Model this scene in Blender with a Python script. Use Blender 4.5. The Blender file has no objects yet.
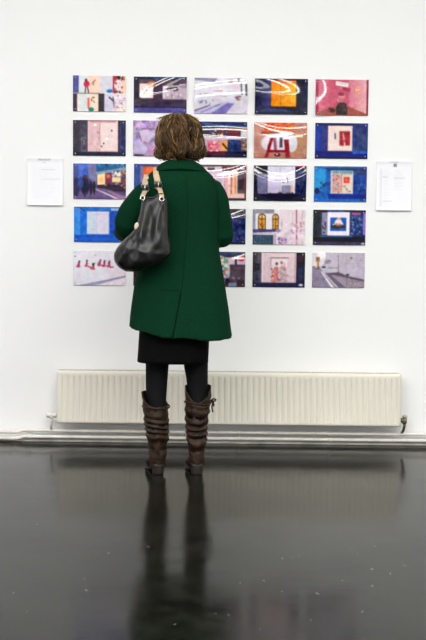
import bpy, bmesh, math, random
import numpy as np
from mathutils import Vector, Matrix, Euler, noise
from mathutils.bvhtree import BVHTree

random.seed(7)
rng = np.random.default_rng(11)
PI = math.pi
S = bpy.context.scene
COL = S.collection

# ------------------------------------------------------------------ camera
FPX = 1166.0                      # focal length in pixels of the 426x640 frame
DW, H = 6.25, 1.177               # camera to wall, camera height
PITCH = math.atan(95.0 / FPX)
ROLL = math.radians(0.62)
CAM = Vector((0, -DW, H))
RCAM = Matrix.Rotation(PI / 2 - PITCH, 3, 'X') @ Matrix.Rotation(ROLL, 3, 'Z')
cd = bpy.data.cameras.new('camera')
cd.sensor_fit = 'VERTICAL'
cd.sensor_height = 36.0
cd.lens = FPX * 36.0 / 640.0
cd.clip_start = 0.05
cam = bpy.data.objects.new('camera', cd)
COL.objects.link(cam)
cam.matrix_world = Matrix.Translation(CAM) @ RCAM.to_4x4()
S.camera = cam


def ray(px, py):
    return RCAM @ Vector(((px - 213) / FPX, (320 - py) / FPX, -1))


def at(px, py, Y):
    d = ray(px, py)
    return CAM + d * ((Y + DW) / d.y)


# ------------------------------------------------------------------ materials
def s2l(c):
    c = np.clip(np.asarray(c, float) / 255.0, 0, 1)
    return np.where(c <= 0.04045, c / 12.92, ((c + 0.055) / 1.055) ** 2.4)


def lin(c):
    r = s2l(c)
    return (float(r[0]), float(r[1]), float(r[2]), 1)


def mat(name, rgb, rough=0.5, metal=0.0, spec=0.5, var=0.0, vscale=20, bump=0.0, bscale=200, rough_var=0.0, detail=4):
    m = bpy.data.materials.new(name)
    m.use_nodes = True
    nt = m.node_tree
    b = nt.nodes['Principled BSDF']
    b.inputs['Base Color'].default_value = lin(rgb)
    b.inputs['Roughness'].default_value = rough
    b.inputs['Metallic'].default_value = metal
    b.inputs['Specular IOR Level'].default_value = spec
    tc = nt.nodes.new('ShaderNodeTexCoord')
    if var or rough_var:
        n = nt.nodes.new('ShaderNodeTexNoise')
        n.inputs['Scale'].default_value = vscale
        n.inputs['Detail'].default_value = detail
        nt.links.new(tc.outputs['Object'], n.inputs['Vector'])
        if var:
            r = nt.nodes.new('ShaderNodeValToRGB')
            r.color_ramp.elements[0].position = 0.3
            r.color_ramp.elements[1].position = 0.7
            r.color_ramp.elements[0].color = lin([v * (1 - var) for v in rgb])
            r.color_ramp.elements[1].color = lin([min(255, v * (1 + var)) for v in rgb])
            nt.links.new(n.outputs['Fac'], r.inputs['Fac'])
            nt.links.new(r.outputs['Color'], b.inputs['Base Color'])
        if rough_var:
            mr = nt.nodes.new('ShaderNodeMapRange')
            mr.inputs['From Min'].default_value = 0.3
            mr.inputs['From Max'].default_value = 0.7
            mr.inputs['To Min'].default_value = rough - rough_var
            mr.inputs['To Max'].default_value = rough + rough_var
            nt.links.new(n.outputs['Fac'], mr.inputs['Value'])
            nt.links.new(mr.outputs['Result'], b.inputs['Roughness'])
    if bump:
        n2 = nt.nodes.new('ShaderNodeTexNoise')
        n2.inputs['Scale'].default_value = bscale
        n2.inputs['Detail'].default_value = 3
        nt.links.new(tc.outputs['Object'], n2.inputs['Vector'])
        bp = nt.nodes.new('ShaderNodeBump')
        bp.inputs['Strength'].default_value = bump
        bp.inputs['Distance'].default_value = 0.002
        nt.links.new(n2.outputs['Fac'], bp.inputs['Height'])
        nt.links.new(bp.outputs['Normal'], b.inputs['Normal'])
    return m


def ink_mat(name, rough, spec=0.5, coat=0.0):
    m = bpy.data.materials.new(name)
    m.use_nodes = True
    nt = m.node_tree
    b = nt.nodes['Principled BSDF']
    a = nt.nodes.new('ShaderNodeAttribute')
    a.attribute_name = 'ink'
    nt.links.new(a.outputs['Color'], b.inputs['Base Color'])
    b.inputs['Roughness'].default_value = rough
    b.inputs['Specular IOR Level'].default_value = spec
    b.inputs['Coat Weight'].default_value = coat
    b.inputs['Coat Roughness'].default_value = 0.04
    return m


M = {}
M['wall'] = mat('wall_paint', (241, 241, 241), 0.75, spec=0.25, var=0.003, vscale=1.5, bump=0.04, bscale=120)
M['ceiling'] = mat('ceiling_paint', (238, 238, 236), 0.9, spec=0.2, var=0.01, vscale=2)
M['radiator'] = mat('radiator_enamel', (230, 225, 211), 0.42, var=0.012, vscale=6)
M['grille'] = mat('radiator_grille_enamel', (196, 190, 176), 0.5, var=0.01)
M['pipe'] = mat('pipe_paint', (229, 224, 216), 0.4, var=0.05, vscale=14)
M['skirt'] = mat('skirting_paint', (206, 201, 192), 0.5, var=0.14, vscale=9)
M['valve'] = mat('valve_paint', (226, 222, 214), 0.4, var=0.02)
M['brass'] = mat('tarnished_valve_metal', (120, 112, 100), 0.35, metal=0.8, var=0.2, vscale=60)
M['brasslight'] = mat('valve_nickel', (178, 172, 160), 0.35, metal=0.5, var=0.1, vscale=60)
M['coat'] = mat('green_wool', (7, 46, 28), 0.9, spec=0.06, var=0.12, vscale=160, bump=0.25, bscale=520)
M['coat_seam_shade'] = mat('green_wool_seam_shade', (4, 28, 16), 0.9, spec=0.05, var=0.1, vscale=120)  # dark green for seams and for shade lines painted on the coat
M['black'] = mat('black_skirt_cloth', (7, 7, 8), 0.9, spec=0.08, var=0.15, vscale=140, bump=0.2, bscale=500)
M['tights'] = mat('black_tights_knit', (11, 11, 14), 0.8, spec=0.15, var=0.15, vscale=200)
M['boot'] = mat('brown_boot_leather', (38, 25, 16), 0.55, spec=0.25, var=0.5, vscale=38, bump=0.35, bscale=260, rough_var=0.12)
M['heel'] = mat('boot_heel_stack', (34, 28, 23), 0.5, var=0.2, vscale=60)
M['skin'] = mat('skin', (214, 168, 146), 0.5, spec=0.4, var=0.04, vscale=30)
M['eye'] = mat('eye_white', (225, 222, 218), 0.15)
M['bag'] = mat('black_bag_leather', (12, 12, 13), 0.36, spec=0.5, var=0.16, vscale=30, bump=0.3, bscale=330, rough_var=0.08)
M['bagseam'] = mat('bag_seam_leather', (12, 12, 13), 0.5, var=0.1)
M['strap'] = mat('pale_strap_leather', (186, 163, 134), 0.55, var=0.06, vscale=40)
M['chrome'] = mat('nickel_hardware', (205, 202, 198), 0.18, metal=1.0, var=0.03)
M['darkmetal'] = mat('black_buckle', (18, 18, 20), 0.3, var=0.1)
M['tag'] = mat('pale_tag_leather', (220, 205, 180), 0.5, var=0.05)
M['pin'] = mat('steel_pin', (215, 215, 218), 0.25, metal=0.6, var=0.03)
M['print'] = ink_mat('glossy_print', 0.06, 0.55, 0.0)
M['paper'] = ink_mat('matt_paper', 0.6, 0.3)

# hair with per-strand colour
m = ink_mat('brown_hair', 0.42, 0.45)
m.node_tree.nodes['Principled BSDF'].inputs['Specular IOR Level'].default_value = 0.22
M['hair'] = m


def floor_material():
    m = bpy.data.materials.new('dark_polished_floor')
    m.use_nodes = True
    nt = m.node_tree
    N, L = nt.nodes, nt.links
    b = N['Principled BSDF']
    tc = N.new('ShaderNodeTexCoord')

    def nz(scale, detail, rough=0.5, stretch=None):
        n = N.new('ShaderNodeTexNoise')
        n.inputs['Scale'].default_value = scale
        n.inputs['Detail'].default_value = detail
        n.inputs['Roughness'].default_value = rough
        if stretch:
            mp = N.new('ShaderNodeMapping')
            mp.inputs['Scale'].default_value = stretch
            L.new(tc.outputs['Object'], mp.inputs['Vector'])
            L.new(mp.outputs['Vector'], n.inputs['Vector'])
        else:
            L.new(tc.outputs['Object'], n.inputs['Vector'])
        return n

    def ramp(src, p0, c0, p1, c1):
        r = N.new('ShaderNodeValToRGB')
        r.color_ramp.elements[0].position = p0
        r.color_ramp.elements[1].position = p1
        r.color_ramp.elements[0].color = c0
        r.color_ramp.elements[1].color = c1
        L.new(src.outputs['Fac'], r.inputs['Fac'])
        return r
    base = ramp(nz(5, 10, 0.72, (1, 1.5, 1)), 0.36, lin((7, 7, 5)), 0.68, lin((31, 31, 25)))
    # thin pale scuffs and specks of paint
    sc = ramp(nz(9, 8, 0.66, (1.0, 1.6, 1)), 0.66, (0, 0, 0, 1), 0.74, (.75, .75, .75, 1))
    sp = ramp(nz(42, 2, 0.5, (1, .55, 1)), 0.695, (0, 0, 0, 1), 0.75, (1, 1, 1, 1))
    add = N.new('ShaderNodeMath')
    add.operation = 'MAXIMUM'
    L.new(sc.outputs['Color'], add.inputs[0])
    L.new(sp.outputs['Color'], add.inputs[1])
    mul = N.new('ShaderNodeMath')
    mul.operation = 'MULTIPLY'
    mul.inputs[1].default_value = 0.5
    L.new(add.outputs[0], mul.inputs[0])
    mx = N.new('ShaderNodeMix')
    mx.data_type = 'RGBA'
    L.new(mul.outputs[0], mx.inputs['Factor'])
    L.new(base.outputs['Color'], mx.inputs['A'])
    mx.inputs['B'].default_value = lin((112, 110, 104))
    L.new(mx.outputs['Result'], b.inputs['Base Color'])
    rn = nz(3.2, 8, 0.65)
    mr = N.new('ShaderNodeMapRange')
    mr.inputs['From Min'].default_value = 0.3
    mr.inputs['From Max'].default_value = 0.72
    mr.inputs['To Min'].default_value = 0.085
    mr.inputs['To Max'].default_value = 0.20
    L.new(rn.outputs['Fac'], mr.inputs['Value'])
    L.new(mr.outputs['Result'], b.inputs['Roughness'])
    b.inputs['IOR'].default_value = 1.235
    b.inputs['Specular IOR Level'].default_value = 0.5
    bn = nz(6, 9, 0.62)
    bp = N.new('ShaderNodeBump')
    bp.inputs['Strength'].default_value = 0.10
    bp.inputs['Distance'].default_value = 0.004
    L.new(bn.outputs['Fac'], bp.inputs['Height'])
    L.new(bp.outputs['Normal'], b.inputs['Normal'])
    return m


M['floor'] = floor_material()


# ------------------------------------------------------------------ mesh helpers
def finish(name, me, m, parent=None, origin=None, smooth=True):
    """link a mesh whose vertices are in world space; origin moves the pivot"""
    if origin is None:
        if parent is not None:
            origin = parent.matrix_world.translation
        else:
            origin = Vector((0, 0, 0))
    me.transform(Matrix.Translation(-Vector(origin)))
    if m is not None:
        me.materials.clear()
        me.materials.append(m)
    if smooth:
        for p in me.polygons:
            p.use_smooth = True
    o = bpy.data.objects.new(name, me)
    COL.objects.link(o)
    if parent is not None:
        o.parent = parent
        o.location = Vector(origin) - parent.matrix_world.translation
    else:
        o.location = origin
    bpy.context.view_layer.update()
    return o


def obj(name, bm, m, parent=None, origin=None, smooth=True, bevel=0.0, segs=2):
    bmesh.ops.recalc_face_normals(bm, faces=bm.faces)
    if bevel:
        bmesh.ops.bevel(bm, geom=[e for e in bm.edges if len(e.link_faces) == 2 and e.calc_face_angle(0) > 0.6],
                        offset=bevel, segments=segs, affect='EDGES', profile=0.5)
    me = bpy.data.meshes.new(name)
    bm.to_mesh(me)
    bm.free()
    return finish(name, me, m, parent, origin, smooth)


def tag(o, label=None, cat=None, group=None, kind=None):
    if label:
        o['label'] = label
    if cat:
        o['category'] = cat
    if group:
        o['group'] = group
    if kind:
        o['kind'] = kind
    return o


def empty(name, loc):
    o = bpy.data.objects.new(name, None)
    COL.objects.link(o)
    o.empty_display_size = 0.1
    o.location = loc
    bpy.context.view_layer.update()
    return o


def box(bm, x0, x1, y0, y1, z0, z1):
    v = [bm.verts.new(p) for p in ((x0, y0, z0), (x1, y0, z0), (x1, y1, z0), (x0, y1, z0),
                                   (x0, y0, z1), (x1, y0, z1), (x1, y1, z1), (x0, y1, z1))]
    for f in ((0, 3, 2, 1), (4, 5, 6, 7), (0, 1, 5, 4), (1, 2, 6, 5), (2, 3, 7, 6), (3, 0, 4, 7)):
        bm.faces.new([v[i] for i in f])


def loft(bm, rings, cap0=True, cap1=True, closed=False):
    R = [[bm.verts.new(p) for p in r] for r in rings]
    n = len(R[0])
    pairs = list(zip(R[:-1], R[1:]))
    if closed:
        pairs.append((R[-1], R[0]))
    for a, b in pairs:
        for i in range(n):
            bm.faces.new((a[i], a[(i + 1) % n], b[(i + 1) % n], b[i]))
    if not closed:
        if cap0:
            bm.faces.new(R[0][::-1])
        if cap1:
            bm.faces.new(R[-1])
    return R


def ring(cx, cy, z, rx, ry, n=40, e=2.0):
    out = []
    for i in range(n):
        a = 2 * PI * i / n
        c, s = math.cos(a), math.sin(a)
        out.append(Vector((cx + rx * math.copysign(abs(c) ** (2 / e), c),
                           cy + ry * math.copysign(abs(s) ** (2 / e), s), z)))
    return out


def tube(bm, pts, radii, n=12, caps=True, closed=False):
    pts = [Vector(p) for p in pts]
    if not hasattr(radii, '__len__'):
        radii = [radii] * len(pts)
    rings = []
    up = None
    k = len(pts)
    for i, p in enumerate(pts):
        if closed:
            t = (pts[(i + 1) % k] - pts[i - 1]).normalized()
        else:
            t = (pts[min(i + 1, k - 1)] - pts[max(i - 1, 0)]).normalized()
        if up is None:
            up = Vector((0, 0, 1)) if abs(t.z) < 0.9 else Vector((1, 0, 0))
        up = (up - t * up.dot(t))
        if up.length < 1e-5:
            up = t.orthogonal()
        up.normalize()
        sd = t.cross(up)
        rings.append([p + (up * math.cos(2 * PI * j / n) + sd * math.sin(2 * PI * j / n)) * radii[i] for j in range(n)])
    loft(bm, rings, caps, caps, closed)


def capsule(bm, pts, radii, n=16):
    """tube with rounded ends"""
    pts = [Vector(p) for p in pts]
    a = (pts[0] - pts[1]).normalized()
    b = (pts[-1] - pts[-2]).normalized()
    P = [pts[0] + a * radii[0] * 0.95, pts[0] + a * radii[0] * 0.7] + pts + [pts[-1] + b * radii[-1] * 0.7, pts[-1] + b * radii[-1] * 0.95]
    R = [radii[0] * 0.3, radii[0] * 0.72] + list(radii) + [radii[-1] * 0.72, radii[-1] * 0.3]
    tube(bm, P, R, n)


def smooth_path(pts, k=8):
    """Catmull-Rom through points (tuples of any length)"""
    P = [np.array(p, float) for p in pts]
    P = [2 * P[0] - P[1]] + P + [2 * P[-1] - P[-2]]
    out = []
    for i in range(1, len(P) - 2):
        for j in range(k):
            t = j / k
            a, b, c, d = P[i - 1], P[i], P[i + 1], P[i + 2]
            out.append(0.5 * ((2 * b) + (c - a) * t + (2 * a - 5 * b + 4 * c - d) * t * t + (3 * b - a - 3 * c + d) * t ** 3))
    out.append(P[-2])
    return out


def ellipsoid(bm, c, rx, ry, rz, rot=None, u=24, v=14):
    r = bmesh.ops.create_uvsphere(bm, u_segments=u, v_segments=v, radius=1)
    mtx = Matrix.Translation(c) @ (rot.to_matrix().to_4x4() if rot else Matrix.Identity(4)) @ Matrix.Diagonal((rx, ry, rz, 1))
    bmesh.ops.transform(bm, matrix=mtx, verts=r['verts'])


def remesh(bm, voxel, smooth=3, factor=0.5):
    bmesh.ops.recalc_face_normals(bm, faces=bm.faces)
    me = bpy.data.meshes.new('source')
    bm.to_mesh(me)
    bm.free()
    o = bpy.data.objects.new('source', me)
    COL.objects.link(o)
    md = o.modifiers.new('r', 'REMESH')
    md.mode = 'VOXEL'
    md.voxel_size = voxel
    md.use_smooth_shade = True
    if smooth:
        sm = o.modifiers.new('s', 'SMOOTH')
        sm.iterations = smooth
        sm.factor = factor
    dg = bpy.context.evaluated_depsgraph_get()
    res = bpy.data.meshes.new_from_object(o.evaluated_get(dg))
    bpy.data.objects.remove(o)
    bpy.data.meshes.remove(me)
    return res


# ------------------------------------------------------------------ room
XL, XR, YF, ZC = -4.2, 4.2, -9.0, 3.9


def struct(name, m, *b, **k):
    bm = bmesh.new()
    box(bm, *b)
    o = obj(name, bm, m, smooth=False, **k)
    o['kind'] = 'structure'
    return o


struct('floor', M['floor'], XL - .1, XR + .1, YF - .1, 0.1, -0.1, 0)
struct('ceiling', M['ceiling'], XL - .1, XR + .1, YF - .1, 0.1, ZC, ZC + .1)
struct('wall_back', M['wall'], XL - .1, XR + .1, 0, 0.1, 0, ZC)
M['wall_grey'] = mat('unseen_wall_grey', (120, 120, 122), 0.8, spec=0.2, var=0.02, vscale=2)  # unseen wall, darkened so the prints mirror less white and fill drops
struct('wall_front', M['wall_grey'], XL - .1, XR + .1, YF - .1, YF, 0, ZC)
struct('wall_left', M['wall'], XL - .1, XL, YF, 0, 0, ZC)
struct('wall_right', M['wall'], XR, XR + .1, YF, 0, 0, ZC)
bb = struct('baseboard_back', M['skirt'], XL, XR, -0.028, -0.0005, 0, 0.027, bevel=0.006)

# ------------------------------------------------------------------ heating pipes along the wall
def pipe_run(name, py_mid, py_left, Y, r, label):
    zc = at(213, py_mid, Y).z
    xj = at(21, py_mid, Y).x
    dz = 0.008
    root_pts = [(XL + 0.02, Y - 0.012, zc - dz), (xj - 0.035, Y - 0.012, zc - dz), (xj - 0.012, Y - 0.011, zc - dz * .9),
                (xj + 0.012, Y - 0.001, zc - dz * .1), (xj + 0.035, Y, zc), (XR - 0.02, Y, zc)]
    pts = [root_pts[0]] + [tuple(p) for p in smooth_path(root_pts[1:5], 5)] + [root_pts[-1]]
    bm = bmesh.new()
    tube(bm, pts, r, 16)
    o = obj(name, bm, M['pipe'], origin=(0, Y, zc))
    tag(o, label, 'pipe', 'heating pipes along the wall')
    # collars at the bend
    for dx, off in ((-0.045, 1), (0.045, 0)):
        b2 = bmesh.new()
        x = xj + dx
        c = Vector((x, Y - 0.012 * off, zc - dz * off))
        tube(b2, [c + Vector((-.014, 0, 0)), c + Vector((-.011, 0, 0)), c + Vector((.011, 0, 0)), c + Vector((.014, 0, 0))],
             [r * 1.02, r * 1.22, r * 1.22, r * 1.02], 16)
        obj('pipe_collar', b2, M['pipe'], o)
    for px in (150, 238, 330):
        b2 = bmesh.new()
        x = at(px, py_mid, Y).x
        tube(b2, [(x - .007, Y, zc), (x + .007, Y, zc)], r * 1.25, 16)
        box(b2, x - .006, x + .006, Y, -0.0005, zc - .004, zc + .004)
        obj('pipe_clip', b2, M['pipe'], o)
    return o, zc


PIPE_Y = -0.045
pipe_hi, z_hi = pipe_run('heating_pipe', 432.2, 431, PIPE_Y, 0.0095,
                         'upper white heating pipe running along the wall below the radiator')
pipe_lo, z_lo = pipe_run('heating_pipe', 438.4, 438, PIPE_Y, 0.0095,
                         'lower white heating pipe running along the wall just above the skirting')

# ------------------------------------------------------------------ radiator
RY = -0.125                                   # front face
c_tl, c_tr = at(56.4, 370.4, RY), at(401.2, 374.4, RY)
c_bl, c_br = at(56.4, 423, RY), at(401.2, 427.4, RY)
rx0, rx1 = c_tl.x, c_tr.x + .004
rz1 = (c_tl.z + c_tr.z) / 2
rz0 = (c_bl.z + c_br.z) / 2
rad = empty('radiator', ((rx0 + rx1) / 2, -0.07, rz0))
tag(rad, 'long low cream panel radiator with vertical ribs on the white wall', 'radiator')
nfl = 59
pitch = (rx1 - rx0 - 0.03) / nfl


def fluted(y, sgn, name):
    xs, ds = [rx0, rx0 + 0.004, rx0 + 0.015], [0.010, 0.002, 0.0]
    for i in range(nfl):
        for t, d in ((0.0, 0), (0.36, 0), (0.44, 0.005), (0.5, 0.0065), (0.56, 0.005), (0.64, 0)):
            xs.append(rx0 + 0.015 + (i + t + .15) * pitch)
            ds.append(d)
    xs += [rx1 - 0.015, rx1 - 0.004, rx1]
    ds += [0, 0.002, 0.010]
    rows = [(rz1, 0, .012), (rz1 - .003, 0, .003), (rz1 - .010, 0, 0), (rz1 - .024, 0, 0), (rz1 - .036, 1, 0),
            (rz0 + .030, 1, 0), (rz0 + .016, 0.0, 0), (rz0 + .008, 0, 0), (rz0 + .002, 0, .003), (rz0, 0, .010)]
    bm = bmesh.new()
    G = []
    for z, k, off in rows:
        G.append([bm.verts.new((x, y + sgn * (off + (d * k if 2 < i < len(xs) - 3 else d)), z)) for i, (x, d) in enumerate(zip(xs, ds))])
    for a, b in zip(G[:-1], G[1:]):
        for i in range(len(xs) - 1):
            bm.faces.new((a[i], a[i + 1], b[i + 1], b[i]))
    # close at the back so that the panel has thickness
    geo = bmesh.ops.extrude_face_region(bm, geom=bm.faces[:])
    vs = [g for g in geo['geom'] if isinstance(g, bmesh.types.BMVert)]
    for v in vs:
        v.co.y = y + sgn * 0.016
    return obj(name, bm, M['radiator'], rad)


fluted(RY, 1, 'front_panel')
fluted(-0.045, -1, 'back_panel')
bm = bmesh.new()                              # top grille between the panels
for i in range(95):
    x = rx0 + 0.02 + i * (rx1 - rx0 - 0.04) / 94
    box(bm, x - .0025, x + .0025, RY + 0.012, -0.058, rz1 - 0.006, rz1 - 0.0015)
box(bm, rx0 + .006, rx1 - .006, RY + 0.010, RY + 0.020, rz1 - .012, rz1 - 0.001)
box(bm, rx0 + .006, rx1 - .006, -0.068, -0.057, rz1 - .012, rz1 - 0.001)
tag(obj('top_grille', bm, M['grille'], rad, smooth=False), 'slotted top grille')
for x0, x1 in ((rx0 + .0005, rx0 + .006), (rx1 - .006, rx1 - .0005)):
    bm = bmesh.new()
    box(bm, x0, x1, RY + 0.012, -0.052, rz0 + .01, rz1 - 0.006)
    obj('side_cover', bm, M['radiator'], rad, smooth=False, bevel=0.002)
for px in (100, 213, 350):
    bm = bmesh.new()
    x = at(px, 400, RY).x
    box(bm, x - .015, x + .015, -0.047, -0.0005, rz0 + .02, rz1 - .03)
    obj('wall_bracket', bm, M['grille'], rad, smooth=False)


def valve(px, py, flip, light):
    yv = -0.085
    p = at(px, py, yv)
    mm = M['valve'] if light else M['brass']
    bm = bmesh.new()
    ex = rx0 if flip < 0 else rx1
    tube(bm, [(ex - flip * 0.012, yv, p.z), (p.x + flip * 0.002, yv, p.z)], 0.0085, 12)        # tail into the radiator
    tube(bm, [(ex + flip * .006, yv, p.z), (ex + flip * .018, yv, p.z)], 0.0135, 6)            # union nut
    tube(bm, [(p.x, yv, p.z + .014), (p.x, yv, p.z + .008), (p.x, yv, p.z - .012), (p.x, yv, p.z - .02)], [.008, .0125, .0125, .009], 14)
    v = obj('valve', bm, mm, rad)
    tag(v, 'white painted valve' if light else 'tarnished metal valve')
    bm = bmesh.new()
    if light:
        tube(bm, [(p.x + .004, yv, p.z), (p.x - .006, yv, p.z), (p.x - .024, yv, p.z), (p.x - .030, yv, p.z)], [.010, .0145, .0145, .009], 14)
    else:
        tube(bm, [(p.x, yv, p.z + .012), (p.x, yv, p.z + .020), (p.x, yv, p.z + .026)], [.008, .015, .013], 14)
    obj('valve_cap', bm, M['valve'] if light else M['brasslight'], v)
    bm = bmesh.new()
    path = smooth_path([(p.x, yv, p.z - .016), (p.x - .001, yv, p.z - .035), (p.x - .004, -0.07, z_hi + .022), (p.x - .006, PIPE_Y, z_hi + .010)], 5)
    tube(bm, [tuple(q) for q in path], 0.0075, 12)
    tag(obj('feed_pipe', bm, M['valve'] if light else M['brass'], rad), 'short feed pipe down to the wall pipe')


valve(51.5, 415.0, -1, True)
valve(404.6, 420.5, 1, False)

# ------------------------------------------------------------------ pictures: a tiny painter
class Art:
    W, Hh = 108, 72

    def __init__(s, bg, w=None, h=None):
        s.W, s.Hh = w or Art.W, h or Art.Hh
        s.a = np.zeros((s.Hh, s.W, 3)) + np.array(bg, float)
        yy, xx = np.mgrid[0:s.Hh, 0:s.W]
        s.x = (xx + .5) / s.W * 100
        s.y = (yy + .5) / s.Hh * 100
        s.asp = s.W / s.Hh

    def mix(s, k, c):
        k = np.clip(k, 0, 1)[..., None]
        s.a = s.a * (1 - k) + np.array(c, float) * k
        return s

    def rect(s, x0, y0, x1, y1, c, f=1.0, soft=0.6):
        k = np.clip((s.x - x0) / soft + .5, 0, 1) * np.clip((x1 - s.x) / soft + .5, 0, 1) * \
            np.clip((s.y - y0) / soft + .5, 0, 1) * np.clip((y1 - s.y) / soft + .5, 0, 1)
        return s.mix(k * f, c)

    def ell(s, cx, cy, rx, ry, c, f=1.0, soft=0.15):
        d = np.sqrt(((s.x - cx) / rx) ** 2 + ((s.y - cy) / ry) ** 2)
        return s.mix(np.clip((1 - d) / soft + .5, 0, 1) * f, c)

    def poly(s, pts, c, f=1.0):
        k = np.zeros_like(s.x)
        for ox in (-.25, .25):
            for oy in (-.35, .35):
                ins = np.zeros(s.x.shape, bool)
                X, Y = s.x + ox, s.y + oy
                n = len(pts)
                for i in range(n):
                    xa, ya = pts[i]
                    xb, yb = pts[(i + 1) % n]
                    if ya == yb:
                        continue
                    ins ^= ((ya > Y) != (yb > Y)) & (X < (xb - xa) * (Y - ya) / (yb - ya) + xa)
                k += ins * .25
        return s.mix(k * f, c)

    def line(s, x0, y0, x1, y1, w, c, f=1.0):
        dx, dy = x1 - x0, (y1 - y0) / s.asp
        L2 = dx * dx + dy * dy
        px, py = s.x - x0, (s.y - y0) / s.asp
        t = np.clip((px * dx + py * dy) / L2, 0, 1)
        d = np.hypot(px - t * dx, py - t * dy)
        return s.mix(np.clip((w / 2 - d) / .7 + .5, 0, 1) * f, c)

    def grad(s, x0, y0, x1, y1, ca, cb, vert=False):
        k = np.clip((s.x - x0) / .6 + .5, 0, 1) * np.clip((x1 - s.x) / .6 + .5, 0, 1) * \
            np.clip((s.y - y0) / .6 + .5, 0, 1) * np.clip((y1 - s.y) / .6 + .5, 0, 1)
        t = np.clip((s.y - y0) / (y1 - y0) if vert else (s.x - x0) / (x1 - x0), 0, 1)[..., None]
        col = np.array(ca, float) * (1 - t) + np.array(cb, float) * t
        s.a = s.a * (1 - k[..., None]) + col * k[..., None]
        return s

    def noise(s, x0, y0, x1, y1, amt, scale=8):
        gh, gw = max(2, int(s.Hh / scale)) + 2, max(2, int(s.W / scale)) + 2
        g = rng.normal(0, 1, (gh, gw, 3)) * .5 + rng.normal(0, 1, (gh, gw, 1))
        fy = np.linspace(0, gh - 1.001, s.Hh)
        fx = np.linspace(0, gw - 1.001, s.W)
        iy, ix = fy.astype(int), fx.astype(int)
        ty, tx = (fy - iy)[:, None, None], (fx - ix)[None, :, None]
        v = (g[iy][:, ix] * (1 - ty) * (1 - tx) + g[iy + 1][:, ix] * ty * (1 - tx) +
             g[iy][:, ix + 1] * (1 - ty) * tx + g[iy + 1][:, ix + 1] * ty * tx)
        k = ((s.x >= x0) & (s.x <= x1) & (s.y >= y0) & (s.y <= y1))[..., None]
        s.a = s.a + v * amt * k
        return s

    def specks(s, x0, y0, x1, y1, cols, n, rmin=.8, rmax=2.5, f=.85):
        for _ in range(n):
            c = cols[rng.integers(len(cols))]
            s.ell(rng.uniform(x0, x1), rng.uniform(y0, y1), rng.uniform(rmin, rmax), rng.uniform(rmin, rmax) * s.asp, c, f, .6)
        return s

    def stripes(s, x0, y0, x1, y1, n, c, w=.6, f=.6):
        for i in range(n):
            x = x0 + (x1 - x0) * (i + .5) / n
            s.rect(x - w / 2, y0, x + w / 2, y1, c, f)
        return s


def art_11():
    a = Art((238, 226, 226))
    a.rect(0, 0, 11, 48, (84, 88, 148)).rect(0, 51, 8, 100, (72, 62, 74))
    a.rect(12, 0, 30, 48, (224, 230, 232)).rect(30, 0, 51, 48, (250, 214, 194))
    a.ell(26, 24, 6, 9, (205, 42, 86)).ell(25, 14, 3, 5, (120, 50, 60)).line(24, 32, 23, 47, 2, (70, 40, 55)).line(28, 32, 30, 47, 2, (70, 40, 55))
    a.specks(36, 13, 42, 26, [(110, 50, 50), (170, 80, 70), (70, 60, 70)], 7, .8, 1.6)
    a.rect(51, 0, 75, 48, (222, 218, 228)).stripes(53, 0, 74, 44, 4, (190, 186, 206))
    a.ell(69, 43, 6, 5, (38, 128, 202)).rect(75, 0, 84, 48, (192, 58, 72)).rect(84, 0, 100, 48, (254, 206, 182))
    a.ell(85, 27, 7, 17, (240, 224, 226)).ell(86, 6, 4, 6, (60, 34, 36)).ell(94, 8, 3, 6, (70, 40, 40))
    a.specks(78, 12, 95, 40, [(230, 150, 150), (250, 235, 235), (150, 60, 80)], 14).specks(76, 44, 95, 48, [(70, 50, 56)], 8)
    a.rect(0, 48, 50, 51, (70, 60, 66), .5).rect(12, 52, 28, 97, (222, 226, 226)).rect(28, 62, 32, 92, (228, 116, 98)).rect(32, 52, 48, 100, (252, 222, 204))
    a.specks(35, 60, 42, 78, [(90, 60, 60), (190, 100, 80)], 7, .8, 1.6).ell(35, 94, 5, 6, (0, 140, 126))
    a.rect(48, 50, 59, 100, (60, 52, 60)).rect(59, 51, 76, 100, (216, 208, 228)).line(68, 60, 76, 70, 2.5, (50, 40, 56)).line(76, 60, 79, 98, 2, (70, 60, 76))
    a.rect(78, 51, 100, 100, (236, 218, 226)).noise(78, 51, 100, 100, 14, 6)
    a.specks(78, 54, 98, 88, [(170, 120, 140), (250, 240, 245), (110, 70, 90)], 16, .8, 1.8).specks(82, 86, 98, 98, [(228, 190, 140), (220, 150, 130)], 6)
    return a


def art_12():
    a = Art((72, 60, 80))
    a.rect(0, 0, 100, 8, (32, 44, 84)).specks(36, 1, 98, 7, [(60, 130, 190), (90, 150, 200), (40, 70, 120)], 16, .8, 2)
    a.rect(0, 8, 10, 80, (52, 44, 60)).rect(10, 9, 100, 19, (96, 72, 84)).rect(11, 20, 37, 60, (250, 224, 216)).ell(34, 22, 7, 8, (240, 170, 120), .8, .8)
    for x in (18, 24.5, 31):
        a.ell(x, 38, 1.2, 2, (90, 66, 70))
    a.rect(38, 24, 53, 60, (74, 50, 74)).rect(55, 26, 100, 64, (206, 186, 200)).rect(55, 28, 58, 60, (240, 222, 226))
    a.specks(62, 28, 84, 40, [(60, 40, 52), (90, 60, 70)], 16, 1, 2.6).rect(86, 20, 100, 32, (150, 130, 150)).specks(56, 48, 98, 60, [(238, 226, 232), (170, 150, 170)], 14)
    a.rect(0, 63, 100, 82, (74, 62, 84)).noise(0, 60, 100, 82, 8, 10).rect(0, 82, 100, 86, (40, 34, 78)).rect(0, 86, 100, 100, (86, 80, 148)).specks(8, 60, 30, 68, [(50, 40, 50)], 8)
    return a


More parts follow.
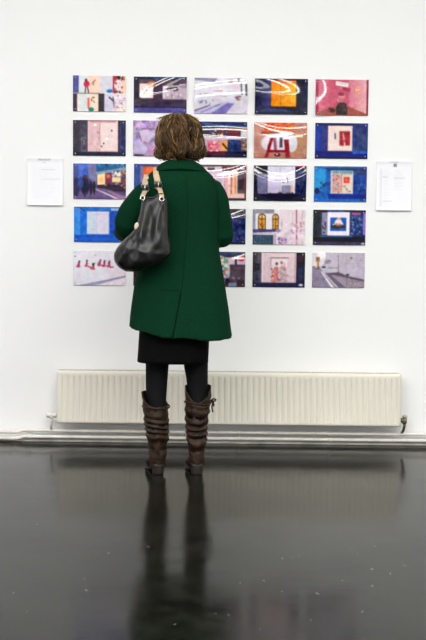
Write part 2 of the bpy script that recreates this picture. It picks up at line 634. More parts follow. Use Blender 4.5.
def art_13():
    a = Art((222, 217, 228))
    a.noise(0, 0, 100, 100, 5, 16)
    a.poly([(0, 1), (40, 6), (40, 14), (0, 7)], (150, 150, 178)).line(0, 3, 42, 4, 2.5, (110, 110, 140), .7).rect(42, 8, 60, 20, (206, 202, 210))
    a.rect(64, 6, 71, 18, (180, 164, 160)).ell(84, 5, 3.5, 6, (120, 108, 110), .8, .6).rect(86, 0, 100, 30, (228, 226, 234)).line(88, 18, 89, 46, 3, (110, 104, 110)).line(97, 20, 98, 48, 4, (92, 88, 96))
    a.ell(77, 28, 6, 6, (226, 186, 196), .8, .7).ell(83, 56, 5, 7, (136, 100, 106), .9, .5).specks(78, 46, 92, 62, [(110, 90, 96), (220, 200, 206)], 8).line(36, 38, 52, 37, 1.5, (196, 130, 130)).line(40, 50, 60, 53, 1.5, (196, 160, 168))
    a.poly([(0, 100), (0, 92), (60, 66), (76, 70), (60, 100)], (196, 190, 222)).poly([(30, 100), (62, 70), (74, 72), (58, 100)], (128, 116, 184)).line(0, 92, 30, 76, 1.6, (66, 62, 112)).line(12, 97, 48, 74, 1.2, (96, 92, 150))
    a.specks(8, 62, 36, 72, [(96, 92, 140), (150, 140, 180), (120, 90, 110)], 9, .9, 1.8).specks(10, 44, 24, 50, [(110, 110, 120)], 4, .8, 1.4)
    return a


def art_14():
    a = Art((44, 40, 60))
    a.grad(0, 0, 30, 100, (40, 40, 66), (76, 74, 128)).grad(31, 6, 78, 77, (236, 136, 20), (255, 186, 44)).rect(31, 6, 78, 14, (240, 120, 22)).rect(31, 66, 78, 77, (246, 158, 30), .6)
    a.rect(48, 8, 49.5, 76, (206, 106, 18)).rect(54, 6, 55, 76, (222, 126, 20)).rect(66, 10, 66.8, 76, (240, 150, 24)).specks(56, 8, 76, 72, [(255, 206, 90), (250, 160, 30)], 10, 1, 3, .4)
    a.rect(79, 0, 100, 100, (46, 46, 70)).noise(79, 0, 100, 100, 8, 6).rect(83, 0, 84.5, 100, (30, 30, 44)).ell(40, 104, 36, 22, (66, 74, 120)).rect(0, 92, 100, 100, (38, 36, 56), .7)
    return a


def art_15():
    a = Art((206, 98, 124))
    a.rect(0, 0, 6, 100, (168, 52, 84)).grad(6, 0, 38, 100, (214, 120, 140), (202, 92, 118)).rect(38, 0, 62, 72, (204, 96, 122)).grad(62, 0, 96, 100, (214, 124, 142), (232, 176, 180))
    a.rect(96, 0, 100, 100, (156, 42, 76)).poly([(0, 100), (4, 92), (38, 74), (62, 74), (96, 94), (100, 100)], (164, 86, 74))
    a.poly([(39, 5), (62, 11), (61, 22), (38, 16)], (246, 236, 236)).line(42, 11, 58, 15, 1.2, (180, 150, 150), .6)
    a.poly([(50, 22), (66, 25), (64, 36), (52, 30)], (176, 66, 94)).rect(76, 25, 84, 39, (228, 170, 122)).specks(77, 28, 83, 38, [(206, 110, 80), (250, 220, 180)], 5, .8, 1.5).rect(17, 25, 20, 35, (216, 140, 116))
    a.poly([(40, 98), (39, 76), (45, 64), (56, 64), (61, 80), (60, 98)], (66, 54, 54)).ell(50, 46, 6, 9, (224, 140, 152)).ell(49, 41, 6, 5, (150, 70, 90)).ell(49, 56, 5, 6, (206, 120, 130))
    a.line(44, 62, 42, 55, 1.5, (230, 190, 190)).ell(33, 86, 5, 6, (74, 40, 48)).line(30, 80, 25, 80, 2, (60, 40, 50)).specks(44, 66, 58, 94, [(96, 80, 80), (40, 34, 36)], 10)
    return a


def art_21():
    a = Art((38, 36, 54))
    a.rect(0, 0, 13, 100, (66, 62, 74)).rect(13, 3, 29, 92, (78, 74, 90)).rect(16, 48, 26, 88, (116, 110, 122)).rect(18, 52, 24, 84, (78, 74, 86)).rect(20, 55, 22, 70, (150, 145, 155))
    a.rect(29, 2, 85, 88, (230, 192, 194)).rect(29, 2, 85, 7, (206, 140, 146)).rect(31, 8, 50, 84, (226, 190, 194)).rect(50, 8, 52, 86, (206, 160, 168)).rect(52, 8, 82, 84, (240, 218, 216)).rect(82, 2, 85, 88, (252, 212, 202)).rect(29, 2, 31, 88, (248, 208, 206))
    a.ell(42, 14, 2.5, 3.5, (255, 250, 245)).ell(64, 52, 3, 3, (255, 250, 248)).ell(73, 29, 1.8, 2.5, (60, 44, 52)).ell(58, 65, 1.6, 2.4, (70, 56, 66)).ell(54, 73, 1.6, 2.4, (70, 50, 56)).ell(48, 35, 2.6, 4, (206, 150, 156)).specks(32, 50, 50, 84, [(210, 160, 170), (240, 210, 210)], 12)
    a.rect(86, 0, 100, 90, (42, 46, 82)).noise(86, 0, 100, 90, 10, 6).rect(88, 2, 91, 90, (66, 74, 118)).specks(92, 10, 99, 80, [(96, 106, 150), (30, 30, 56)], 10).rect(0, 89, 100, 100, (36, 35, 62))
    return a


def art_22():
    a = Art((176, 152, 192))
    a.noise(0, 0, 100, 100, 20, 9).noise(0, 0, 100, 100, 12, 4)
    a.poly([(12, 30), (30, 22), (40, 40), (28, 62), (16, 56)], (214, 196, 222), .8).poly([(2, 60), (12, 52), (26, 80), (20, 96), (2, 90)], (196, 184, 220), .8)
    a.poly([(22, 96), (34, 70), (52, 68), (70, 96)], (196, 150, 178), .8).line(10, 34, 16, 58, 2, (110, 84, 130), .7).line(18, 24, 40, 24, 3, (130, 100, 140), .7).line(30, 66, 42, 48, 2, (120, 96, 140), .7)
    a.specks(2, 2, 60, 30, [(120, 84, 130), (160, 110, 150), (206, 186, 216)], 22, 1, 3, .6).rect(3, 94, 20, 100, (66, 54, 84)).specks(50, 0, 100, 100, [(150, 120, 160), (220, 200, 226)], 20, 1, 4, .5)
    return a


def art_23():
    a = Art((60, 56, 84))
    a.rect(0, 0, 100, 18, (36, 50, 98)).line(15, 6, 60, 14, 4, (96, 126, 170), .6).line(60, 12, 100, 14, 3, (110, 130, 164), .5).rect(40, 17, 100, 25, (150, 112, 96)).rect(0, 25, 100, 42, (70, 58, 66))
    a.specks(28, 25, 62, 39, [(206, 60, 64), (242, 190, 70), (240, 230, 230), (60, 70, 130)], 26, 1, 2.2).rect(64, 27, 86, 41, (118, 48, 58)).rect(88, 25, 100, 42, (206, 200, 208)).rect(0, 42, 100, 52, (206, 192, 206))
    a.rect(0, 52, 26, 84, (208, 170, 196)).rect(26, 52, 62, 82, (228, 150, 170)).specks(27, 53, 50, 82, [(226, 60, 76), (240, 236, 240), (200, 90, 120), (230, 120, 90)], 34, 1, 2.6).rect(51, 54, 63, 80, (238, 168, 86)).line(54, 62, 62, 76, 3, (60, 40, 50))
    a.rect(65, 50, 88, 82, (40, 58, 106)).specks(66, 52, 87, 80, [(70, 96, 150), (26, 36, 76)], 16).rect(88, 46, 100, 80, (120, 90, 90)).specks(88, 46, 99, 78, [(60, 44, 50), (206, 180, 160)], 12).rect(0, 83, 100, 100, (26, 26, 64)).rect(20, 84, 60, 94, (90, 24, 44))
    return a


def art_24():
    a = Art((190, 132, 112))
    a.rect(0, 0, 24, 100, (196, 140, 126)).rect(18, 0, 76, 26, (226, 104, 58)).specks(22, 2, 74, 22, [(204, 56, 44), (246, 150, 80), (170, 60, 50)], 26, 1, 3).rect(14, 26, 78, 30, (120, 50, 50), .8).rect(0, 30, 100, 33, (160, 96, 84), .7)
    a.ell(46, 58, 33, 27, (236, 226, 236)).rect(70, 30, 100, 86, (186, 138, 108)).ell(72, 58, 10, 24, (226, 222, 230)).rect(78, 34, 92, 41, (240, 226, 206)).rect(36, 40, 44, 72, (206, 200, 226)).rect(48, 42, 54, 70, (84, 72, 92)).rect(0, 86, 100, 100, (188, 122, 104))
    a.poly([(20, 98), (27, 98), (37, 44), (31, 44)], (150, 32, 54)).poly([(36, 44), (41, 44), (44, 80), (39, 80)], (150, 40, 60), .7).rect(28, 76, 66, 84, (156, 30, 52)).poly([(56, 48), (65, 48), (68, 98), (60, 98)], (150, 30, 50)).ell(45, 90, 6, 5, (60, 34, 36)).ell(44, 88, 2, 2, (240, 220, 210)).specks(68, 84, 96, 98, [(206, 150, 130), (160, 100, 84)], 8)
    return a


def art_25():
    a = Art((22, 42, 132))
    a.rect(0, 0, 100, 7, (26, 30, 78)).rect(0, 8, 12, 78, (28, 62, 160)).rect(12, 8, 23, 78, (54, 60, 130)).specks(14, 50, 22, 74, [(110, 110, 150), (30, 34, 80)], 6, .8, 1.6)
    a.rect(24, 8, 70, 78, (250, 208, 190)).rect(26, 11, 68, 75, (240, 220, 212)).rect(46, 23, 66, 63, (166, 40, 54)).line(53, 30, 56, 60, 3, (236, 180, 180)).line(56, 30, 53, 45, 1.5, (226, 150, 150)).specks(48, 26, 65, 62, [(120, 26, 40), (190, 60, 70)], 12)
    a.line(38, 30, 38.5, 44, 2.2, (40, 40, 80)).rect(72, 0, 100, 80, (42, 56, 112)).noise(72, 0, 100, 80, 12, 7).rect(72, 10, 74, 78, (34, 80, 160)).rect(90, 30, 98, 70, (70, 84, 130), .5).rect(0, 79, 100, 100, (16, 32, 124)).poly([(70, 78), (100, 78), (100, 84), (72, 86)], (34, 96, 190)).rect(0, 94, 100, 100, (24, 24, 80))
    return a


def art_31():
    a = Art((92, 80, 128))
    a.poly([(4, 0), (44, 0), (34, 30), (4, 45)], (74, 112, 204)).noise(0, 0, 44, 45, 10, 8).poly([(28, 0), (46, 0), (44, 60), (30, 40)], (124, 124, 166)).rect(0, 5, 9, 60, (86, 90, 150)).line(14, 0, 22, 50, 1.6, (110, 110, 150))
    a.poly([(44, 0), (100, 0), (100, 8), (44, 24)], (40, 100, 150)).specks(46, 1, 98, 8, [(70, 150, 200), (30, 50, 90)], 14).poly([(43, 25), (100, 9), (100, 19), (43, 31)], (130, 156, 186))
    a.poly([(46, 31), (60, 27), (60, 58), (46, 60)], (255, 222, 160)).ell(53, 46, 4, 8, (250, 180, 130), .7, .6).rect(61, 26, 72, 62, (120, 56, 74)).rect(63, 30, 70, 40, (220, 110, 80)).rect(73, 22, 90, 36, (226, 216, 214)).specks(74, 22, 89, 35, [(70, 60, 70), (240, 236, 230)], 10).rect(73, 38, 90, 52, (250, 214, 160)).rect(91, 20, 100, 60, (110, 70, 80)).specks(91, 22, 99, 58, [(250, 200, 120), (200, 80, 80), (90, 120, 160)], 8)
    a.rect(46, 60, 100, 78, (54, 40, 66)).specks(60, 54, 99, 80, [(90, 60, 80), (40, 30, 46), (220, 150, 110)], 18, 1, 2.4).poly([(0, 100), (0, 84), (44, 66), (100, 84), (100, 100)], (112, 92, 136)).poly([(41, 71), (44, 71), (88, 98), (80, 98)], (234, 220, 230)).poly([(56, 70), (100, 92), (100, 100), (92, 100)], (160, 126, 156))
    a.ell(23, 63, 8, 26, (34, 36, 66)).ell(22, 38, 4, 6, (70, 50, 60)).ell(6, 66, 6, 28, (58, 54, 96)).ell(14, 56, 5, 14, (60, 84, 150)).ell(34, 68, 3, 20, (44, 34, 60)).ell(40, 68, 2.6, 19, (36, 28, 50)).line(24, 80, 22, 92, 3, (40, 60, 120))
    return a


def art_32():
    a = Art((120, 50, 50))
    a.rect(0, 0, 100, 7, (50, 76, 140)).rect(0, 0, 12, 100, (56, 82, 150)).rect(12, 7, 17, 100, (120, 120, 160)).grad(17, 8, 80, 40, (214, 96, 60), (252, 168, 40)).specks(24, 14, 70, 36, [(255, 206, 80), (240, 90, 40), (230, 130, 90)], 22).rect(17, 40, 80, 90, (150, 66, 60)).specks(20, 44, 78, 88, [(220, 130, 70), (90, 40, 50)], 20).rect(80, 7, 100, 100, (40, 50, 100))
    return a


def art_33():
    a = Art((222, 204, 214))
    a.rect(0, 0, 100, 7, (90, 76, 88)).specks(0, 9, 24, 22, [(210, 70, 110), (240, 220, 230), (230, 120, 150)], 12).rect(27, 9, 40, 17, (76, 66, 72)).rect(40, 6, 52, 20, (216, 190, 200)).rect(54, 7, 88, 18, (124, 60, 66)).specks(54, 7, 88, 18, [(70, 36, 44), (190, 110, 100)], 12).rect(0, 20, 60, 50, (206, 180, 200)).specks(20, 28, 60, 60, [(90, 76, 90), (230, 200, 210)], 12)
    a.rect(56, 24, 82, 92, (240, 214, 216))
    for i, c in enumerate([(200, 170, 190), (240, 170, 170), (250, 220, 210), (226, 120, 110), (250, 196, 150), (246, 150, 70)]):
        a.rect(57 + i * 4.2, 26, 60 + i * 4.2, 84, c).specks(57 + i * 4.2, 28, 60 + i * 4.2, 80, [(250, 235, 230), (180, 90, 100)], 4, .6, 1.2)
    a.rect(83, 14, 97, 80, (92, 80, 94)).rect(85, 40, 95, 70, (70, 56, 68)).rect(96, 0, 100, 100, (130, 60, 66)).rect(62, 82, 96, 92, (242, 200, 180)).rect(60, 93, 100, 100, (70, 60, 72))
    return a


def art_34():
    a = Art((34, 32, 54))
    a.poly([(6, 22), (26, 28), (26, 80), (8, 80)], (122, 118, 154)).stripes(10, 24, 25, 80, 4, (150, 146, 184), .6, .5).rect(27, 2, 79, 78, (216, 210, 228)).rect(27, 42, 48, 77, (206, 194, 222)).rect(49, 4, 50.5, 78, (180, 172, 196)).rect(76, 4, 78, 78, (240, 232, 240)).rect(28, 22, 76, 40, (232, 228, 240)).stripes(30, 4, 46, 40, 3, (190, 184, 206))
    a.rect(53, 56, 70, 77, (144, 138, 168)).line(63, 34, 64, 48, 2, (130, 124, 150)).ell(56, 48, 1.4, 2, (120, 110, 140)).rect(70, 56, 76, 78, (240, 194, 184)).rect(79, 0, 100, 84, (38, 44, 92)).noise(79, 4, 100, 84, 10, 6).specks(80, 50, 98, 84, [(64, 76, 130), (24, 26, 60)], 12).rect(79, 0, 100, 4, (176, 62, 66)).rect(0, 80, 100, 100, (24, 22, 52)).specks(30, 76, 76, 82, [(30, 26, 50)], 18, 1, 2)
    return a


def art_35():
    a = Art((26, 104, 190))
    a.poly([(0, 4), (22, 10), (22, 68), (0, 80)], (42, 150, 214)).rect(0, 0, 100, 5, (40, 110, 180)).poly([(18, 5), (100, 5), (100, 14), (26, 14)], (30, 66, 120)).rect(24, 14, 32, 76, (24, 92, 176)).rect(32, 13, 73, 76, (226, 208, 196)).rect(34, 14, 72, 21, (120, 170, 180)).stripes(36, 14, 72, 25, 9, (70, 80, 110), .8, .6)
    a.rect(35, 22, 49, 74, (200, 160, 160)).specks(35, 24, 48, 74, [(150, 90, 110), (230, 190, 170), (180, 80, 70)], 16, 1, 2).rect(50, 22, 53, 74, (214, 90, 70), .6).rect(56, 30, 67, 47, (216, 68, 54)).ell(61, 39, 3, 5, (230, 110, 90)).specks(54, 52, 70, 72, [(90, 100, 90), (236, 226, 210), (190, 120, 90)], 12, .8, 1.6)
    a.rect(74, 14, 100, 78, (26, 66, 150)).noise(74, 14, 100, 78, 12, 5).rect(78, 12, 98, 20, (70, 66, 90)).specks(80, 46, 97, 76, [(24, 40, 100), (60, 110, 190)], 14).specks(12, 44, 30, 86, [(22, 54, 110), (30, 80, 150)], 24, 1, 3.4).ell(6, 70, 5, 9, (20, 40, 90)).rect(28, 78, 100, 92, (16, 46, 146)).rect(0, 92, 100, 100, (30, 110, 200)).rect(88, 80, 96, 96, (26, 40, 100), .6)
    return a


def art_41():
    a = Art((32, 116, 214))
    a.rect(0, 0, 100, 3, (30, 84, 150)).grad(0, 3, 12, 80, (52, 136, 226), (70, 150, 232)).line(11, 3, 20, 12, 1.4, (20, 50, 90)).line(20, 12, 100, 11, 1.6, (40, 70, 130), .8).rect(12, 12, 24, 78, (26, 112, 214)).rect(24, 12, 67, 77, (120, 160, 226)).rect(25.5, 14, 66, 76, (222, 216, 234)).rect(26, 14, 43, 75, (206, 218, 232)).rect(43, 14, 44, 76, (196, 190, 216)).line(36, 22, 64, 20, 1, (180, 170, 190), .6).specks(37, 36, 42, 70, [(170, 170, 190)], 6, .7, 1.2)
    a.rect(68, 14, 100, 78, (26, 76, 180)).rect(70, 4, 86, 11, (160, 180, 224)).noise(68, 14, 100, 78, 8, 6).rect(0, 80, 100, 84, (24, 70, 170)).rect(0, 84, 100, 100, (26, 96, 206))
    return a


def art_42():
    a = Art((46, 48, 84))
    a.rect(8, 6, 92, 76, (120, 100, 130)).noise(8, 6, 92, 76, 18, 7).rect(30, 16, 70, 70, (210, 196, 210)).specks(32, 20, 68, 68, [(150, 80, 100), (80, 70, 100)], 16).rect(0, 80, 100, 100, (30, 32, 66))
    return a


def art_43():
    a = Art((40, 52, 104))
    a.noise(0, 0, 100, 100, 14, 6).rect(0, 0, 100, 12, (74, 64, 72)).rect(0, 12, 100, 26, (96, 92, 110)).specks(40, 28, 98, 96, [(70, 84, 150), (24, 28, 60), (90, 100, 160)], 40, 1, 3, .6).specks(60, 60, 98, 92, [(170, 176, 206), (20, 20, 46)], 12, .7, 1.4).rect(0, 94, 100, 100, (26, 28, 60))
    return a


def art_44():
    a = Art((236, 228, 234))
    a.rect(0, 0, 41, 13, (146, 144, 156)).poly([(0, 13), (5, 8), (5, 58), (0, 58)], (150, 150, 166))
    for x in (17.5, 43.5):
        w = 7.5 if x < 20 else 6
        a.ell(x, 24, w, 11, (70, 52, 50)).rect(x - w, 24, x + w, 57, (70, 52, 50)).ell(x, 25, w - 1.5, 9, (240, 190, 80)).rect(x - w + 1.5, 25, x + w - 1.5, 55, (228, 158, 52)).specks(x - w + 2, 30, x + w - 2, 54, [(250, 210, 110), (170, 80, 40), (60, 50, 50)], 10, .8, 1.5).rect(x - .6, 16, x + .6, 56, (90, 64, 50)).rect(x - w, 27, x + w, 29, (80, 60, 50))
    a.poly([(0, 57), (52, 57), (52, 63), (0, 67)], (72, 70, 132)).poly([(0, 68), (42, 65), (42, 69), (0, 73)], (206, 190, 206)).rect(0, 72, 40, 100, (62, 88, 112)).stripes(2, 72, 40, 100, 6, (40, 62, 84), 1, .8)
    a.rect(52, 0, 100, 100, (232, 216, 224)).noise(46, 40, 100, 100, 10, 5).rect(54, 28, 56, 60, (190, 170, 180), .7).line(83, 2, 84, 96, 2.6, (176, 116, 136)).line(76, 10, 74, 60, 1.2, (206, 170, 184)).specks(72, 36, 98, 60, [(160, 100, 120), (240, 226, 230), (206, 150, 166)], 22, .9, 2).specks(46, 58, 98, 98, [(220, 180, 196), (190, 140, 166), (245, 232, 238)], 34, 1, 3, .6).specks(46, 80, 64, 98, [(126, 96, 170), (170, 130, 190)], 14, 1, 2.4).rect(41, 68, 45, 100, (200, 170, 190)).line(95, 2, 92, 60, 1.4, (206, 176, 186))
    return a


def art_45():
    a = Art((28, 28, 48))
    a.rect(0, 0, 100, 6, (34, 28, 36)).rect(28, 1, 58, 6, (48, 96, 166)).grad(0, 6, 16, 100, (34, 52, 50), (44, 44, 62)).rect(16, 8, 28, 71, (146, 142, 172)).rect(14, 8, 17, 76, (60, 56, 78)).specks(18, 20, 24, 66, [(50, 46, 60)], 12, 1, 1.8).rect(28, 7, 69, 72, (238, 232, 242)).rect(33, 22, 63, 60, (26, 92, 184)).ell(48, 47, 14, 6, (66, 50, 44)).poly([(38, 42), (44, 28), (52, 26), (58, 42)], (240, 226, 226)).ell(49, 26, 3.5, 4, (226, 170, 170)).specks(36, 38, 60, 46, [(206, 180, 170), (150, 110, 90)], 8)
    a.rect(70, 6, 100, 74, (38, 64, 124)).noise(70, 6, 100, 74, 12, 5).specks(72, 16, 95, 72, [(80, 120, 180), (24, 34, 80), (140, 150, 190)], 26, 1, 2.6).rect(73, 8, 90, 14, (190, 80, 122)).rect(95, 8, 100, 70, (150, 122, 192)).rect(16, 72, 76, 76, (56, 110, 180), .8).rect(0, 78, 100, 90, (26, 22, 36)).rect(0, 90, 100, 100, (66, 60, 90)).rect(92, 93, 98, 97, (206, 206, 220))
    return a


def art_51():
    a = Art((231, 228, 238))
    a.noise(0, 0, 100, 100, 2.5, 16).ell(90, 75, 26, 34, (238, 214, 226), .6, 1.0)
    for x, y in ((10, 38), (25, 36), (38, 44), (50, 34), (58, 36), (67, 37)):
        a.ell(x, y + 8, 4, 3.4, (206, 90, 120)).ell(x + 1, y, 2, 6, (160, 60, 84)).ell(x + 2, y - 6, 1.6, 2.4, (90, 60, 70)).specks(x - 4, y + 2, x + 4, y + 10, [(170, 40, 70), (100, 80, 90)], 4, .7, 1.4)
    a.line(30, 46, 37, 52, 3, (206, 90, 120)).line(70, 48, 77, 47, 2, (170, 50, 70)).ell(26, 30, 1.5, 4, (60, 70, 80)).ell(38, 40, 1.6, 4, (60, 60, 66)).ell(4, 18, 1.2, 1.8, (60, 90, 110)).ell(43, 14, 1, 1.5, (110, 110, 120))
    a.poly([(14, 100), (42, 99), (100, 75), (100, 70)], (168, 164, 194)).line(14, 99, 100, 74, 1.3, (120, 114, 150), .7).poly([(42, 100), (100, 76), (100, 100)], (240, 226, 234))
    return a


def art_52():
    a = Art((72, 34, 44))
    a.noise(0, 0, 100, 100, 14, 8).rect(10, 10, 90, 80, (150, 90, 90)).specks(12, 12, 88, 78, [(220, 150, 110), (90, 40, 56), (190, 60, 60)], 40, 1, 4, .7).rect(0, 84, 100, 100, (40, 28, 44))
    return a


def art_53():
    a = Art((80, 68, 86))
    a.rect(0, 0, 100, 8, (50, 76, 116)).rect(0, 8, 100, 16, (84, 60, 70)).rect(55, 17, 100, 36, (206, 186, 200)).rect(80, 16, 84, 96, (60, 44, 60)).ell(44, 52, 28, 42, (206, 214, 206))
    a.specks(26, 18, 68, 56, [(40, 90, 170), (240, 236, 230), (240, 206, 90), (60, 150, 150), (230, 140, 80)], 60, 1.4, 3.4).specks(30, 50, 66, 84, [(206, 60, 110), (120, 70, 170), (50, 130, 200), (240, 120, 80), (240, 236, 236)], 50, 1.4, 3.4).ell(48, 82, 9, 9, (60, 130, 200)).ell(50, 80, 5, 5, (236, 240, 244)).line(44, 78, 54, 84, 1.6, (206, 40, 60)).ell(66, 84, 5, 10, (40, 30, 46))
    a.rect(70, 36, 100, 92, (92, 76, 92)).noise(68, 30, 100, 92, 9, 6).ell(92, 20, 6, 8, (206, 70, 80)).ell(93, 8, 4, 5, (120, 60, 60)).rect(68, 88, 84, 98, (120, 136, 170)).rect(84, 80, 100, 100, (60, 40, 50)).specks(74, 72, 92, 80, [(160, 150, 180)], 8, .8, 1.6)
    return a


def art_54():
    a = Art((32, 30, 48))
    a.grad(0, 0, 17, 90, (52, 44, 56), (96, 90, 106)).rect(4, 32, 14, 52, (40, 36, 52)).rect(3, 58, 13, 84, (70, 72, 96)).rect(5, 62, 11, 80, (44, 48, 74)).rect(17, 2, 83, 86, (222, 196, 204)).rect(17, 2, 20, 86, (240, 218, 224)).rect(28, 4, 80, 14, (232, 206, 212)).rect(34, 15, 68, 18, (130, 116, 126)).rect(34, 18, 36, 44, (176, 160, 168)).rect(36, 20, 66, 50, (236, 218, 224)).rect(76, 2, 78, 86, (236, 210, 216)).rect(80, 2, 83, 86, (206, 176, 188))
    a.ell(46, 33, 2.6, 4.5, (96, 76, 84)).ell(55, 30, 2.6, 4.5, (150, 120, 126)).poly([(36, 84), (38, 52), (44, 40), (49, 42), (50, 84)], (206, 132, 130)).poly([(51, 84), (51, 46), (56, 36), (64, 50), (66, 84)], (186, 158, 168)).specks(34, 44, 52, 84, [(190, 100, 100), (240, 190, 180), (120, 80, 90), (230, 150, 130)], 30, .9, 2.2).specks(50, 38, 67, 84, [(150, 130, 150), (214, 186, 196), (110, 90, 106), (230, 206, 210)], 28, .9, 2.2).line(60, 32, 62, 50, 1.5, (206, 120, 130))
    a.rect(84, 0, 100, 88, (34, 28, 48)).rect(85, 4, 98, 28, (60, 34, 44)).rect(88, 40, 95, 80, (36, 62, 118), .7).specks(85, 28, 99, 84, [(52, 56, 96), (24, 20, 36)], 12).rect(0, 87, 100, 100, (32, 34, 88)).ell(92, 93, 4, 4, (206, 200, 220)).rect(0, 96, 100, 100, (28, 28, 60))
    return a


def art_55():
    a = Art((192, 182, 198))
    a.poly([(0, 0), (30, 0), (26, 20), (18, 40), (0, 40)], (226, 216, 222)).ell(18, 8, 8, 12, (250, 246, 246), .9, .7).rect(7, 14, 14, 26, (150, 104, 66)).rect(9, 24, 13, 44, (176, 130, 100)).grad(26, 0, 100, 72, (200, 192, 206), (188, 176, 194)).noise(24, 0, 100, 70, 5, 8)
    a.poly([(0, 100), (0, 46), (16, 46), (40, 100)], (142, 132, 156)).specks(0, 40, 12, 48, [(60, 52, 60), (110, 84, 84)], 7).ell(22, 42, 4, 2.6, (54, 48, 60)).ell(30, 27, 7, 6, (160, 152, 170)).line(24, 34, 34, 22, 1.6, (126, 116, 136)).line(30, 44, 48, 44, 1.2, (130, 120, 140)).line(49, 8, 50, 56, 1.6, (140, 128, 148)).line(64, 4, 65, 56, .8, (164, 150, 170)).ell(74, 16, 2.6, 4, (130, 116, 130)).stripes(54, 0, 100, 50, 5, (176, 166, 186), .5, .6).rect(54, 30, 100, 31.5, (170, 158, 178), .7)
    a.poly([(20, 56), (50, 58), (100, 78), (100, 100), (44, 100)], (158, 144, 158)).poly([(28, 60), (50, 55), (66, 66), (100, 76), (100, 82), (60, 70)], (104, 92, 110)).poly([(24, 60), (34, 60), (64, 100), (46, 100)], (112, 102, 124)).poly([(16, 54), (18, 54), (42, 100), (38, 100)], (238, 232, 240)).poly([(20, 54), (21.5, 54), (51, 100), (48, 100)], (232, 226, 234)).ell(67, 63, 3.4, 3, (80, 66, 80)).line(67, 72, 65, 98, 1, (110, 96, 110)).specks(70, 80, 98, 98, [(186, 172, 184), (140, 124, 140)], 10, 1, 2.4)
    return a


# print layout: rows x columns measured on the wall
XLFT = [[72.9, 133.8, 194.6, 255.1, 315.8], [72.9, 133.2, 194.4, 254.3, 315.4], [73.2, 134.0, 193.8, 253.9, 314.4],
        [73.9, 133.8, 193.2, 253.0, 313.4], [73.2, 133.5, 193.0, 252.9, 312.6]]
YTOP = [[75.2, 76.4, 77.4, 78.3, 79.2], [119.8, 120.2, 121.3, 122.2, 122.7], [163.3, 163.7, 164.4, 165.2, 166.0],
        [206.6, 207.6, 208.4, 209.0, 209.6], [250.1, 250.8, 251.4, 251.9, 252.3]]
PW, PH = 52.2 / 186.3, 35.0 / 186.3          # metres

LABELS = [
    ['photograph of four room scenes with a small pink figure, top left of the grid',
     'dark photograph of a lit shop window above a purple street, top row above the woman',
     'pale lavender photograph of a street with a road, top row right of the hair',
     'photograph of a bright orange window in a dark facade, top row',
     'pink photograph of a dark seated figure under a white sign, top right corner'],
    ['photograph of a pale pink window between dark grey walls, second row at far left',
     'lilac photograph of crumpled pale shapes partly behind the brown hair',
     'photograph of red book covers and dark blue bands beside the brown hair',
     'photograph of a dark red chair before a white oval, second row',
     'deep blue photograph with a pale window holding a dark red poster, second row at right'],
    ['photograph of a dusky street with people and a lit shop, left of the shoulder',
     'photograph of an orange lit window with blue frame behind the bag straps',
     'photograph of pink and orange spines partly behind the right shoulder',
     'photograph of a pale lavender window with a dark blue sill, third row',
     'blue photograph of a window with a small red square, third row at far right'],
    ['bright blue photograph of a pale white window, left of the bent elbow',
     'photograph hidden behind the back of the green coat and the bag, fourth row',
     'dark blue photograph peeking out right of the green sleeve, fourth row',
     'photograph of a white facade with two golden arched windows',
     'dark photograph of a white poster with a boat on blue water, fourth row'],
    ['pale photograph of small red figures in a line, bottom left below the bag',
     'dark red photograph mostly behind the green coat below the bag, bottom row',
     'photograph of a colourful painted round shape beside the coat, bottom row',
     'photograph of two standing figures in a pink shop window, bottom row',
     'photograph of a grey street with white kerb lines, bottom right corner']]


